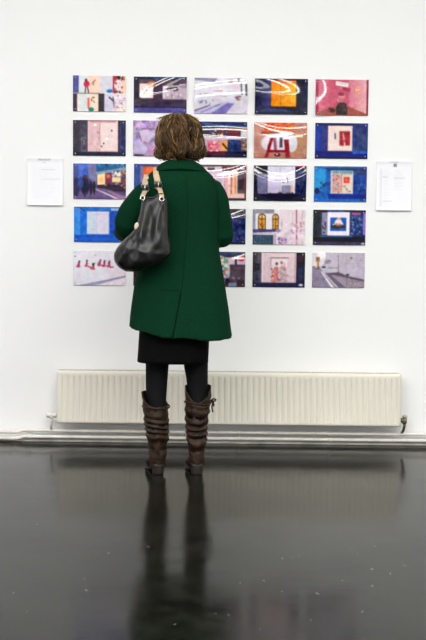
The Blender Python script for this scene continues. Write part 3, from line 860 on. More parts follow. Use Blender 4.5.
def sheet(name, art, xl, xr, zt, zb, y_of, m, nx, ny, thick=0.0012, grain=0, blur=0):
    """a thin sheet in front of the wall with its own curl: y_of(u, v) is the stand-off (m), v from the top"""
    W, Hh = art.W, art.Hh
    img = art.a.copy()
    if grain:
        amp = grain * (.35 + .65 * (1 - np.abs(img.mean(-1, keepdims=True) - 120) / 140))
        keep = art.a
        art.a = np.zeros_like(img)
        art.noise(0, 0, 100, 100, 1.0, 6).noise(0, 0, 100, 100, .9, 2.5)
        img = img + art.a * amp
        art.a = keep
        img = (img - 128) * 1.07 + 122
    for _ in range(blur):
        p = np.pad(img, ((1, 1), (1, 1), (0, 0)), 'edge')
        img = (p[:-2, 1:-1] + p[2:, 1:-1] + p[1:-1, :-2] + p[1:-1, 2:] + 2 * img) / 6
    img = np.clip(img, 0, 255)
    U, V = np.meshgrid(np.linspace(0, 1, nx), np.linspace(0, 1, ny))
    off = y_of(U, V)
    X = xl + (xr - xl) * U
    Z = zt + (zb - zt) * V
    fr = np.stack([X, -off - thick, Z], -1).reshape(-1, 3)
    bk = np.stack([X, -off, Z], -1).reshape(-1, 3)
    n = nx * ny
    faces = []
    for j in range(ny - 1):
        for i in range(nx - 1):
            a = j * nx + i
            faces.append((a, a + nx, a + nx + 1, a + 1))
            faces.append((n + a, n + a + 1, n + a + nx + 1, n + a + nx))
    for i in range(nx - 1):
        faces.append((i, i + 1, n + i + 1, n + i))
        a = (ny - 1) * nx + i
        faces.append((a, n + a, n + a + 1, a + 1))
    for j in range(ny - 1):
        a = j * nx
        faces.append((a, n + a, n + a + nx, a + nx))
        a = j * nx + nx - 1
        faces.append((a, a + nx, n + a + nx, n + a))
    me = bpy.data.meshes.new(name)
    me.from_pydata(np.concatenate([fr, bk]).tolist(), [], faces)
    ii = np.clip((V * (Hh - 1)).round().astype(int), 0, Hh - 1)
    jj = np.clip((U * (W - 1)).round().astype(int), 0, W - 1)
    c = s2l(img[ii, jj]).reshape(-1, 3)
    full = np.ones((2 * n, 4))
    full[:n, :3] = c
    full[n:, :3] = 0.85
    at_ = me.color_attributes.new('ink', 'FLOAT_COLOR', 'POINT')
    at_.data.foreach_set('color', full.astype(np.float32).ravel())
    me.update()
    return finish(name, me, m, origin=((xl + xr) / 2, 0, zb))


# pin mesh made once, copies share it
def pin_mesh():
    bm = bmesh.new()
    tube(bm, [(0, 0.0062, 0), (0, -0.0015, 0), (0, -0.0028, 0), (0, -0.0034, 0)], [0.0016, 0.0030, 0.0028, 0.0012], 10)
    bmesh.ops.recalc_face_normals(bm, faces=bm.faces)
    me = bpy.data.meshes.new('pin')
    bm.to_mesh(me)
    bm.free()
    me.materials.append(M['pin'])
    for p in me.polygons:
        p.use_smooth = True
    return me


PIN = pin_mesh()


def G(u, v, cu, cv, su, sv):
    return np.exp(-((u - cu) / su) ** 2 - ((v - cv) / sv) ** 2)


# how each sheet has warped between its pins (metres of stand-off)
def ridge(u, v, A, c0, c1=0.0, c2=0.0, sv=.26, A1=0.0):
    cv = c0 + c1 * (u - .5) - c2 * (2 * u - 1) ** 2
    return np.clip(A + A1 * (u - .5), 0, 1) * np.exp(-((v - cv) / sv) ** 2)


def lean(u, v, A, cu, bow, su):
    return A * v * np.exp(-((u - cu - bow * (1 - (2 * v - 1) ** 2)) / su) ** 2)


BULGE = {
    (0, 1): lambda u, v: ridge(u, v, .010, .50, -.45, 0, .24, .016),
    (0, 2): lambda u, v: ridge(u, v, .011, .52, -.16, -.03, .26, .002),
    (0, 3): lambda u, v: ridge(u, v, .010, .50, .22, 0, .30, -.018) + lean(u, v, .006, .06, .05, .10),
    (0, 4): lambda u, v: lean(u, v, .016, -.06, .09, .25),
    (1, 2): lambda u, v: ridge(u, v, .011, .50, .05, -.02, .25, .002),
    (1, 3): lambda u, v: ridge(u, v, .0105, .52, .05, .12, .28, -.008),
    (2, 2): lambda u, v: ridge(u, v, .010, .46, -.12, .12, .26, .004),
    (2, 3): lambda u, v: ridge(u, v, .0105, .56, .0, .24, .28),
    (3, 2): lambda u, v: ridge(u, v, .009, .46, -.20, .10, .26, .004),
    (4, 2): lambda u, v: ridge(u, v, .009, .40, -.10, .05, .24, .004),
}

for r in range(5):
    for c in range(5):
        art = globals()['art_%d%d' % (r + 1, c + 1)]()
        tl = at(XLFT[r][c], YTOP[r][c], -0.008)
        xl, zt = tl.x, tl.z
        ph = rng.uniform(0, 6, 2)

        def yof(u, v, r=r, c=c, ph=ph):
            edge = (np.clip(u * (1 - u) * 4, 0, 1) + np.clip(v * (1 - v) * 4, 0, 1))
            base = 0.0035 + .0009 * edge * (1 + .5 * np.sin(3 * u + ph[0]) * np.sin(2 * v + ph[1]))
            f = BULGE.get((r, c))
            return base + (f(u, v) if f else 0)
        o = sheet('photo_print', art, xl, xl + PW, zt, zt - PH, yof, M['print'], 106, 72, grain=7, blur=2)
        tag(o, LABELS[r][c], 'photograph', 'photographs pinned in a grid on the wall')
        for (u, v) in ((.045, .065), (.955, .065), (.045, .935), (.955, .935)):
            p = bpy.data.objects.new('pin', PIN)
            COL.objects.link(p)
            p.parent = o
            y = -float(yof(np.array(u), np.array(v))) - .0012
            p.location = (xl + PW * u - (xl + PW / 2), y, PH * (1 - v))

# ------------------------------------------------------------------ two paper sheets
def notice(px0, py0, px1, py1, right):
    a = Art((245, 245, 248), 70, 100)
    g = (224, 224, 232)
    if right:
        a.rect(6, 6, 94, 96, (242, 242, 247)).rect(47, 6, 57, 13, (176, 176, 186)).rect(49, 8, 52, 12, (120, 120, 130)).line(53, 7, 56, 12, 3, (140, 140, 150))
        a.rect(10, 16, 17, 92, (230, 230, 237), .8)
        for y in range(18, 92, 3):
            a.rect(10, y, 16, y + 1, (222, 222, 231), .7)
            a.rect(20, y, 20 + rng.uniform(8, 22), y + 1, g, .6)
        for y in range(18, 60, 3):
            a.rect(50, y, 50 + rng.uniform(10, 32), y + 1, g, .6)
        a.rect(50, 34, 80, 35.4, (190, 190, 204), .8).rect(18, 32, 32, 33.4, (190, 190, 204), .8).rect(20, 80, 44, 81.4, (200, 200, 212), .8)
    else:
        a.rect(10, 8, 92, 94, (242, 242, 247)).rect(32, 2, 64, 6, (196, 196, 204)).rect(44, 9, 52, 11, (206, 206, 214), .8)
        for y in range(20, 86, 3):
            a.rect(16, y, 16 + rng.uniform(40, 66), y + 1, g, .35)
        a.rect(40, 24, 78, 25.4, (206, 206, 216), .8).rect(40, 44, 92, 45.4, (208, 208, 218), .8)
    tl, br = at(px0, py0, -0.012), at(px1, py1, -0.012)

    def yof(u, v):
        return .002 + .009 * v ** 3 + .002 * np.sin(PI * u) * v + .004 * np.exp(-((v - .0) / .06) ** 2)
    o = sheet('notice_sheet', a, tl.x, br.x, tl.z, br.z, yof, M['paper'], 70, 100)
    bm = bmesh.new()
    cx = (tl.x + br.x) / 2
    w = .024
    box(bm, cx - w, cx + w, -.0095, 0.001, tl.z - .010, tl.z + .003)
    tag(obj('clip', bm, mat('white_clip', (232, 232, 234), .4, var=.01), o, smooth=False, bevel=.002), 'white clip at the top edge')
    return o


tag(notice(26.8, 157.5, 62.8, 205.6, False), 'white notice sheet on the wall left of the photographs', 'notice', 'white notice sheets beside the photographs')
tag(notice(377.0, 160.5, 411.2, 210.8, True), 'white notice sheet with grey emblem on the wall right of the photographs', 'notice', 'white notice sheets beside the photographs')

# ------------------------------------------------------------------ the woman
PY = -0.77                                     # body axis depth


def W(px, py, y=0.0):
    """world point at the depth of the body axis plus y"""
    return at(px, py, PY + y)


foot = W(176, 470)
BASE = Vector((foot.x, PY, 0))

# --- body (one continuous figure)
bm = bmesh.new()
SEC = [  # py, left, right, half depth, y offset
    (160, 172, 189, .050, .000), (170, 167, 195, .058, -.01), (178, 157, 205, .076, -.015), (190, 150, 211, .094, -.012),
    (210, 148, 212, .105, -.005), (232, 152, 208, .098, 0), (252, 153, 208, .095, 0), (275, 148, 212, .105, -.01), (300, 145, 212, .115, -.015), (326, 144, 211, .105, -.01), (340, 146, 210, .09, 0)]
rings = []
for py, l, r_, d, yo in [tuple(q) for q in smooth_path(SEC, 3)]:
    a, b = W(l, py), W(r_, py)
    rings.append(ring((a.x + b.x) / 2, PY + yo, (a.z + b.z) / 2, (b.x - a.x) / 2, d, 36, 2.3))
loft(bm, rings)
# head, slightly turned to the left
hc = W(180, 141)
ROT = Euler((math.radians(-4), 0, math.radians(6)))


def hp(x, y, z):
    return hc + ROT.to_matrix() @ Vector((x, y, z))


ellipsoid(bm, hp(0, -.012, .018), .073, .092, .098, ROT)
ellipsoid(bm, hp(0, .022, -.035), .060, .066, .085, ROT)
ellipsoid(bm, hp(0, .058, -.098), .030, .028, .024, ROT)                        # chin
tube(bm, [hp(0, -.012, -.02), hp(0, -.02, -.09), W(180, 166, -.01), W(180, 176, -.005)], [.052, .052, .056, .07], 20)
tube(bm, [hp(0, .082, .012), hp(0, .096, -.015), hp(0, .099, -.034), hp(0, .086, -.042)], [.008, .010, .013, .011], 12)   # nose
ellipsoid(bm, hp(0, .084, -.066), .024, .012, .006, ROT)
ellipsoid(bm, hp(0, .083, -.075), .021, .012, .007, ROT)                         # lips
for s in (-1, 1):
    ellipsoid(bm, hp(s * .031, .068, .026), .022, .012, .007, ROT)               # brow
    ellipsoid(bm, hp(s * .034, .054, -.030), .030, .026, .034, ROT)              # cheek
    ellipsoid(bm, hp(s * .073, -.004, -.010), .009, .018, .031, ROT)             # ear

# arms
ARM = {
    'left': [W(154, 193, -.008), W(137, 208, .0), W(128, 223, .01), W(124, 230, .10), W(121.5, 233, .21)],
    'right': [W(213, 190, -.008), W(218, 212, .012), W(221, 235, .03), W(217, 234, .12), W(209, 228, .22)]}
for k, P in ARM.items():
    capsule(bm, P, [.040 if k == 'left' else .046, .040, .037, .033, .025], 16)


def hand(bm, wrist, fwd, nrm, thumb_side):
    """palm, four unequal curled fingers and a thumb; nrm is the back of the hand"""
    f, n = Vector(fwd).normalized(), Vector(nrm)
    n = (n - f * n.dot(f)).normalized()
    sd = f.cross(n) * thumb_side                # towards the thumb
    w = Vector(wrist)
    rings = []
    for t, hw, ht in ((-.03, .024, .020), (0, .025, .018), (.02, .032, .016), (.05, .040, .015), (.078, .041, .013), (.086, .036, .009)):
        c = w + f * t
        rings.append([c + sd * hw * math.cos(2 * PI * i / 20) + n * ht * math.sin(2 * PI * i / 20) for i in range(20)])
    loft(bm, rings)
    for i, (L, off) in enumerate(((.066, .031), (.074, .0105), (.069, -.0105), (.054, -.031))):
        p = w + f * .070 + sd * off
        d = (f + sd * (off * 1.5)).normalized()
        pts, rad = [p], [.0086]
        ang = 0
        for seg, bend in ((.45, .40), (.30, .55), (.25, .40)):
            ang += bend
            dd = d * math.cos(ang) - n * math.sin(ang)
            pts.append(pts[-1] + dd * L * seg * 1.12)
            rad.append(rad[-1] * .93)
        capsule(bm, pts, rad, 10)
    p = w + f * .022 + sd * .026 - n * .004
    q1 = p + (f * .6 + sd * .75 - n * .25).normalized() * .036
    q2 = q1 + (f * .85 + sd * .25 - n * .45).normalized() * .030
    q3 = q2 + (f * .9 - sd * .05 - n * .5).normalized() * .024
    capsule(bm, [p, q1, q2, q3], [.0125, .0110, .0095, .0080], 10)


lw, rw = ARM['left'][-1], ARM['right'][-1]
hand(bm, lw + Vector((0, .02, .0)), (-.02, 1, -.10), (-1, 0, .25), 1)
hand(bm, rw + Vector((0, .02, .002)), (-.35, 1, .12), (.5, 0, 1), -1)

# legs
LEG = {
    'left': [(330, 145, 170, -.005), (345, 145.5, 170, -.005), (361, 145.7, 169, 0), (380, 145.6, 167.5, .005), (391, 146, 166.8, .0), (405, 147.5, 166, -.01), (420, 148.5, 165.5, -.015), (440, 150, 163.5, -.01), (455, 151.5, 162.5, -.005), (466, 151.5, 163, -.005)],
    'right': [(330, 183, 209, -.005), (345, 183, 208.5, -.005), (361, 183.2, 208, 0), (380, 186.3, 207.8, .005), (391, 187.3, 207.5, .0), (405, 188, 206.8, -.01), (420, 188.5, 205.5, -.015), (440, 190, 203, -.01), (455, 191.5, 202, -.005), (464, 191.5, 202.5, -.005)]}


def leg_rings(k, grow, sel=None, n=28):
    out = []
    for py, l, r_, yo in [tuple(q) for q in smooth_path(LEG[k], 3)]:
        if sel and not sel(py):
            continue
        a, b = W(l, py), W(r_, py)
        rx = (b.x - a.x) / 2 + grow
        out.append(ring((a.x + b.x) / 2, PY + yo, (a.z + b.z) / 2, rx, rx * 1.08, n, 2))
    return out


FEET = {'left': (158.7, 476.0, -.20), 'right': (197.2, 473.6, -.12)}   # heel px, sideways aim of the toe
for k in LEG:
    loft(bm, leg_rings(k, -.004))
    hx = leg_rings(k, 0)[-1]
    cx = sum(p.x for p in hx) / len(hx)
    aim = Vector((FEET[k][2], 1, 0)).normalized()
    c0 = Vector((cx, PY - .005, .075))
    capsule(bm, [c0 + aim * -.01, c0 + aim * .06 + Vector((0, 0, -.024)), c0 + aim * .115 + Vector((0, 0, -.042))], [.028, .022, .013], 14)
me = remesh(bm, 0.0036, 3)
person = finish('person', me, M['skin'], origin=BASE)
tag(person, 'person in a long dark green coat and brown boots, back turned, looking at the photographs', 'person')
for s in (-1, 1):
    bm = bmesh.new()
    ellipsoid(bm, hp(s * .031, .0625, .008), .0125, .0125, .0125, ROT, 16, 10)
    ey = obj('eye', bm, M['eye'], person)
    bm = bmesh.new()
    ellipsoid(bm, hp(s * .031, .0735, .008), .0055, .0022, .0055, ROT, 14, 8)
    obj('iris', bm, M['darkmetal'], ey)

# --- tights
for k in LEG:
    bm = bmesh.new()
    loft(bm, leg_rings(k, 0, lambda py: py < 452))
    tag(obj('tights', bm, M['tights'], person), 'black tights on the %s leg' % k)

# --- skirt
bm = bmesh.new()
rings = []
for py, l, r_, d in [tuple(q) for q in smooth_path([(300, 140, 212, .13), (325, 139.5, 209.5, .13), (345, 138.5, 209, .132), (361.2, 137.4, 208.2, .134)], 4)]:
    a, b = W(l, py), W(r_, py)
    z = (a.z + b.z) / 2
    rg = ring((a.x + b.x) / 2, PY - .005, z, (b.x - a.x) / 2, d, 56, 2.4)
    rings.append([p + Vector((0, 0, 0)) for p in rg])
inner = [[Vector(((p.x - rings[i][0].x) + rings[i][0].x, p.y, p.z)) for p in rings[i]] for i in (len(rings) - 1, len(rings) - 5)]
cxs = (W(137.4, 361).x + W(208.2, 361).x) / 2
inner = [[Vector((cxs + (p.x - cxs) * .965, PY - .005 + (p.y - PY + .005) * .955, p.z)) for p in rr] for rr in inner]
loft(bm, rings + inner)
tag(obj('skirt', bm, M['black'], person), 'black knee length skirt below the coat hem')

# --- coat
CO = [  # py, left, right, half depth, y offset
    (163, 167, 194, .062, -.012), (167.5, 160, 201, .072, -.014), (172, 152.5, 208, .084, -.016), (178, 145.5, 214, .098, -.018), (186, 141.5, 218, .112, -.018),
    (200, 140.5, 219.5, .122, -.014), (218, 141, 219, .124, -.010), (240, 141, 218.5, .124, -.010), (260, 138.8, 220.5, .132, -.012), (285, 135, 224.5, .146, -.014), (310, 132, 228.6, .160, -.016), (334, 129.8, 232, .172, -.018)]
cp = [tuple(q) for q in smooth_path(CO, 4)]
NR = 96


def coat_ring(py, l, r_, d, yo, inset=0.0):
    a, b = W(l, py), W(r_, py)
    z = (a.z + b.z) / 2
    cx, rx = (a.x + b.x) / 2, (b.x - a.x) / 2
    k = max(0, (py - 235) / 100)
    out = []
    for i in range(NR):
        t = 2 * PI * i / NR
        c, s = math.cos(t), math.sin(t)
        rip = 1 + .022 * k * (math.sin(7 * t + 1.0) * .6 + math.sin(11 * t + 2.2 + 2 * k) * .4) * (1 if abs(c) < .93 else .3)
        e = 2.35
        x = cx + (rx - inset) * math.copysign(abs(c) ** (2 / e), c) * (1 if abs(c) > .9 else rip)
        y = PY + yo + (d - inset) * math.copysign(abs(s) ** (2 / e), s) * rip
        # hem lifted on the left, where the bag and arm pull the coat
        lift = .034 * max(0, -c) ** 1.5 * max(0, (py - 270) / 64) - .010 * max(0, c) * max(0, (py - 270) / 64)
        lift -= .014 * max(0, -s) * (.5 + .5 * c) * max(0, (py - 270) / 64)
        out.append(Vector((x, y, z + lift)))
    return out


bm = bmesh.new()
outer = [coat_ring(*q) for q in cp]
inner = [coat_ring(*q, inset=.016) for q in cp if q[0] > 285][::-1]
loft(bm, outer + inner)
SL = {
    'left': ([W(153, 187.5, -.016), W(147, 193.5, -.012), W(134.8, 208, -.002), W(128.6, 219, .004), W(127.2, 225.5, .012), W(126.2, 229.0, .06), W(124.5, 231, .14), W(122.5, 232.5, .195)],
             [.050, .058, .061, .060, .057, .052, .047, .043]),
    'right': ([W(209, 187, -.014), W(215, 196, -.004), W(218.8, 213, .012), W(221.8, 229, .024), W(222.6, 237, .032), W(219.4, 235.5, .08), W(214.5, 232, .145), W(210, 229, .20)],
              [.050, .056, .056, .054, .053, .050, .046, .042])}
for k, (P, R) in SL.items():
    Q = smooth_path([tuple(p) + (r_,) for p, r_ in zip(P, R)], 3)
    # soft creases inside the bend of the sleeve
    tube(bm, [q[:3] for q in Q], [q[3] * (1 + .018 * math.sin(i * 1.9)) for i, q in enumerate(Q)], 28)
me = remesh(bm, 0.0062, 3)
me.update()
nrm = [v.normal.copy() for v in me.vertices]
for v, n in zip(me.vertices, nrm):              # soft hanging folds of the cloth
    p = v.co
    low = min(1, max(0, (1.25 - p.z) / .5))
    f = noise.noise(Vector((p.x * 11, p.y * 11, p.z * 3.2 + 4))) * (.003 + .005 * low) + noise.noise(Vector((p.x * 22, p.y * 22, p.z * 9))) * .0018
    v.co = p + n * f
me.update()
coat = finish('coat', me, M['coat'], person)
tag(coat, 'dark green knee length wool coat')
dg = bpy.context.evaluated_depsgraph_get()
verts = [coat.matrix_world @ v.co for v in coat.data.vertices]
BVH = BVHTree.FromPolygons(verts, [tuple(p.vertices) for p in coat.data.polygons])


def on_coat(px, py, lift=0.0):
    d = ray(px, py).normalized()
    h, n, i, t = BVH.ray_cast(CAM, d)
    return (h + n * lift) if h is not None else W(px, py, -.15)


def coat_line(name, pts, r, label=None):
    P = [on_coat(q[0], q[1], 0.0004) for q in smooth_path(pts, 6)]
    bm = bmesh.new()
    tube(bm, P, r, 8)
    o = obj(name, bm, M['coat_seam_shade'], coat)
    if label:
        o['label'] = label


coat_line('back_seam', [(186, 176), (187.5, 200), (187, 225), (185.5, 245), (183.5, 268), (181.8, 290)], .0011, 'darker centre back seam')
coat_line('armhole_line', [(212.5, 180), (216, 190), (217.8, 203), (218, 220), (217.6, 246)], .0016)  # seam, carried on down as painted shade between sleeve and back
coat_line('armhole_line', [(149, 179), (147, 190), (146.5, 204)], .0011)
# back vent: the right panel overlaps the left one
bm = bmesh.new()
rows = []
for i in range(15):
    t = i / 14
    py = 291 + 46.5 * t
    e = 181.8 - 8.6 * t
    row = []
    for j, (dx, lf) in enumerate(((0, .0002), (.15, .004 + .010 * t), (2.5, .004 + .009 * t), (7, .003 + .005 * t), (14, .0002))):
        row.append(bm.verts.new(on_coat(e + dx, py, lf)))
    rows.append(row)
for a, b in zip(rows[:-1], rows[1:]):
    for j in range(4):
        bm.faces.new((a[j], a[j + 1], b[j + 1], b[j]))
tag(obj('back_vent', bm, M['coat'], coat), 'overlapping flap of the back vent')

coat_line('vent_shade', [(160, 289.5), (168, 290.5), (176, 290.2), (181.4, 290.5)], .0009)  # crease at the vent top, its shade drawn as a dark line
coat_line('vent_shade', [(181.2, 291), (177, 313), (172.6, 337)], .0022, 'painted shade line along the vent flap')  # dark strip put in for the shadow of the flap

# collar
bm = bmesh.new()
prof = [(.000, .006), (.010, .008), (.018, .002), (.030, -.018), (.041, -.036), (.040, -.041), (.032, -.039), (.014, -.026), (.000, -.016)]
nc = W(180.5, 164.5, -.012)
RGS = []
for i in range(56):
    t = 2 * PI * i / 56
    c, s = math.cos(t), math.sin(t)
    base = Vector((nc.x + .064 * c, nc.y + .058 * s, nc.z + .014 * max(0, -s) - .045 * max(0, s) - .004 * abs(c)))
    outd = Vector((c * 1.75, s * 1.0, 0))
    RGS.append([base + outd * a * (1.0 if s < .3 else .8) + Vector((0, 0, b * (1 if s < 0 else 1.3))) for a, b in prof])
loft(bm, RGS, closed=True)
tag(obj('collar', bm, M['coat'], coat), 'turned down collar')

# --- boots
BOOT = {
    'left': dict(prof=[(388, 141.5, 168), (400, 142.6, 168.6), (412, 144, 169), (422, 144.8, 168.8), (432, 146.2, 168.2), (442, 148, 167.4), (451, 149.3, 166.4), (459, 149.6, 166.0), (466, 150.2, 165.8)],
                 notch=(391.5, 404.5), side=-1, seed=3),
    'right': dict(prof=[(382, 185, 211.5), (394, 185.2, 211), (406, 185.2, 209.8), (418, 185.2, 208.2), (430, 186, 207.4), (440, 187, 206.4), (450, 188.6, 204.8), (457, 189.6, 203.8), (463.5, 190.2, 203.4)],
                  notch=(384.5, 400), side=1, seed=9)}


def make_boot(k):
    B = BOOT[k]
    pr = [tuple(q) for q in smooth_path(B['prof'], 8)]
    n = 60
    top_hi = W(170, B['notch'][0]).z
    top_lo = W(170, B['notch'][1]).z
    outer = []
    zb = None

    def top(t):
        s = math.sin(t)                       # -1 at the back
        c = math.cos(t) * B['side']
        kk = max(0, -s) ** 1.6
        if k == 'left':                        # the back and inner side sag
            kk = min(1, kk + .75 * max(0, -c * 1.0) * 0 + .9 * max(0, math.cos(t)) ** 1.2)
        return top_hi + (top_lo - top_hi) * kk
    z_first = (W(pr[0][1], pr[0][0]).z + W(pr[0][2], pr[0][0]).z) / 2
    zend = (W(pr[-1][1], pr[-1][0]).z + W(pr[-1][2], pr[-1][0]).z) / 2
    rgs, inn = [], []
    for j, (py, l, r_) in enumerate(pr):
        a, b = W(l, py), W(r_, py)
        z0 = (a.z + b.z) / 2
        cx, rx = (a.x + b.x) / 2, (b.x - a.x) / 2
        f = (z0 - zend) / (z_first - zend)
        row, rowi = [], []
        for i in range(n):
            t = 2 * PI * i / n
            z = zend + (top(t) - zend) * f
            s, c = math.sin(t), math.cos(t)
            # slouch folds: broken, tilted rolls gathering above the ankle
            amp = .105 * math.exp(-((f - .45) / .36) ** 2)
            wz = z * 150 + 16 * noise.noise(Vector((0.3, B['seed'], z * 9)))
            ph = wz + 1.5 * math.sin(t + B['seed']) + 2.6 * noise.noise(Vector((c * 1.3, s * 1.3, z * 7 + B['seed'])))
            w = math.sin(ph) * (.45 + .9 * abs(noise.noise(Vector((c * 1.7 + 4, s * 1.7, z * 16 + B['seed'])))) * 1.6)
            nz_ = noise.noise(Vector((c * 2, s * 2 + B['seed'], z * 22))) + .6 * noise.noise(Vector((c * 4, s * 4 + B['seed'], z * 45)))
            m_ = 1 + amp * w + .05 * nz_
            row.append(Vector((cx + rx * c * m_, PY - .012 + rx * 1.10 * s * m_ - .004 * w * amp * 10, z)))
            rowi.append(Vector((cx + (rx - .005) * c, PY - .012 + (rx * 1.10 - .005) * s, z)))
        rgs.append(row)
        if f > .55:
            inn.append(rowi)
    bm = bmesh.new()
    loft(bm, inn[::-1] + rgs)
    # foot
    hx, hy, sx = FEET[k]
    heel = at(hx, hy, PY - .055)
    aim = Vector((sx, 1, 0)).normalized()
    sdv = Vector((aim.y, -aim.x, 0))
    z_last = zend
    ank = Vector((sum(p.x for p in rgs[-1]) / n, PY - .012, z_last))
    h0 = Vector((heel.x, PY - .052, 0))
    sec = [(-.004, .020, .048, .105), (.010, .029, .040, .118), (.035, .034, .034, .122), (.070, .036, .026, .112), (.105, .039, .018, .088), (.140, .043, .010, .068), (.175, .042, .008, .054), (.205, .034, .008, .044), (.226, .018, .010, .032)]
    rr = []
    for t, hw, zb_, zt_ in [tuple(q) for q in smooth_path(sec, 3)]:
        cc = h0 + aim * t
        rr.append([cc + sdv * hw * math.cos(2 * PI * i / 24) * (1 - .25 * max(0, math.sin(2 * PI * i / 24))) +
                   Vector((0, 0, (zb_ + zt_) / 2 + (zt_ - zb_) / 2 * math.sin(2 * PI * i / 24))) for i in range(24)])
    loft(bm, rr)
    # ankle filler between shaft and foot
    c1 = h0 + aim * .036
    tube(bm, [ank + Vector((0, 0, .02)), ank, Vector((c1.x * .5 + ank.x * .5, (c1.y + ank.y) / 2, .085)), Vector((c1.x, c1.y, .07))], [.036, .037, .037, .033], 24)
    me = remesh(bm, .0032, 1)
    o = finish('boot', me, M['boot'], person)
    tag(o, 'slouchy brown leather boot on the %s foot' % k)
    bm = bmesh.new()                           # stacked heel
    rgs = []
    for z, g in ((0.0, .92), (.006, .93), (.040, 1.0), (.056, 1.0)):
        rgs.append([h0 + aim * (.028 + .030 * g * math.sin(2 * PI * i / 28) * (1 if math.sin(2 * PI * i / 28) < 0 else .75)) +
                    sdv * (.029 * g * math.cos(2 * PI * i / 28)) + Vector((0, 0, z)) for i in range(28)])
    loft(bm, rgs)
    tag(obj('heel', bm, M['heel'], o, bevel=0), 'stacked block heel')
    bm = bmesh.new()                           # sole
    rgs = []
    for dz, g in ((0, .95), (.008, 1.0)):
        row = []
        L_ = [(.055, .028, .018), (.085, .032, .009), (.115, .039, .001), (.145, .044, 0), (.178, .043, 0), (.208, .034, .001), (.230, .014, .003)]
        row = [h0 + aim * t + sdv * hw * g + Vector((0, 0, zz + dz)) for t, hw, zz in L_] + [h0 + aim * t - sdv * hw * g + Vector((0, 0, zz + dz)) for t, hw, zz in L_[::-1]]
        rgs.append(row)
    loft(bm, rgs)
    obj('sole', bm, M['heel'], o, smooth=False)
    # strap round the top of the shaft
    bm = bmesh.new()
    q = min(range(len(pr)), key=lambda i: abs(pr[i][0] - (404 if k == 'left' else 399.5)))
    py, l, r_ = pr[q]
    a, b = W(l, py), W(r_, py)
    cx, rx = (a.x + b.x) / 2, (b.x - a.x) / 2
    P = [Vector((cx + (rx + .003) * math.cos(2 * PI * i / 40), PY - .012 + (rx * 1.1 + .003) * math.sin(2 * PI * i / 40), a.z - .006 + .004 * math.sin(2 * PI * i / 40 * 2))) for i in range(40)]
    tube(bm, P, .0042, 8, closed=True)
    if k == 'right':
        e = W(211.2, 400, -.02)
        for pts in ([e, e + Vector((.012, 0, .006)), e + Vector((.022, -.006, .002)), e + Vector((.014, -.008, -.004)), e],
                    [e, e + Vector((.006, -.004, -.014)), e + Vector((.004, -.006, -.034)), e + Vector((.009, -.006, -.058))],
                    [e, e + Vector((.010, -.002, -.010)), e + Vector((.013, -.004, -.030))]):
            tube(bm, [tuple(p) for p in smooth_path([tuple(p) for p in pts], 4)], .0036, 8)
    tag(obj('tie_strap', bm, M['boot'], o), 'leather tie strap with a bow' if k == 'right' else 'leather tie strap')


make_boot('left')
make_boot('right')

# --- hair: a wavy chin length bob, strand by strand over an under-layer
HS = [(113.8, 175, 184, .022), (115.2, 170, 188, .044), (118, 164.5, 192.5, .070), (122, 161.5, 195.8, .088), (128, 159.2, 198.6, .102), (136, 157.9, 200.8, .110), (145, 157.2, 203.0, .112), (152, 157.6, 203.6, .108), (157, 160.5, 200.5, .096), (160.5, 166, 196, .078)]
hs = [tuple(q) for q in smooth_path(HS, 5)]
HY = PY - .008


def hair_pt(v, t, grow=0.0):
    """v 0 crown .. 1 tips, t angle (pi*1.5 is the back)"""
    q = v * (len(hs) - 1)
    i = min(int(max(q, 0)), len(hs) - 2)
    f = q - i
    py, l, r_, d = [hs[i][j] * (1 - f) + hs[i + 1][j] * f for j in range(4)]
    a, b = W(l, py), W(r_, py)
    cx, rx = (a.x + b.x) / 2, (b.x - a.x) / 2 + grow
    s = math.sin(t)
    dd = d if s < 0 else d * .62
    return Vector((cx + rx * math.cos(t), HY + (dd + grow) * s, (a.z + b.z) / 2))


bm = bmesh.new()
cols = []
rgs = []
nn = 44
for j in range(24):
    v = j / 23 * .96
    row = []
    for i in range(nn):
        t = 2 * PI * i / nn
        # the front stays above the forehead so that the face is free
        vv = v if math.sin(t) < .35 else v * (1 - .62 * min(1, (math.sin(t) - .35) / .35))
        row.append(hair_pt(vv, t, -.012))
    rgs.append(row)
loft(bm, rgs)
base_n = len(bm.verts)
cols += [(34, 24, 14)] * base_n
pal = [(30, 20, 12), (42, 29, 16), (58, 41, 24), (80, 57, 31), (106, 79, 45), (134, 103, 62), (162, 129, 84)]
def wave(t, v, o):
    return noise.noise(Vector((math.cos(t) * 2.6 + o, math.sin(t) * 2.6, v * 3.4 + o)))


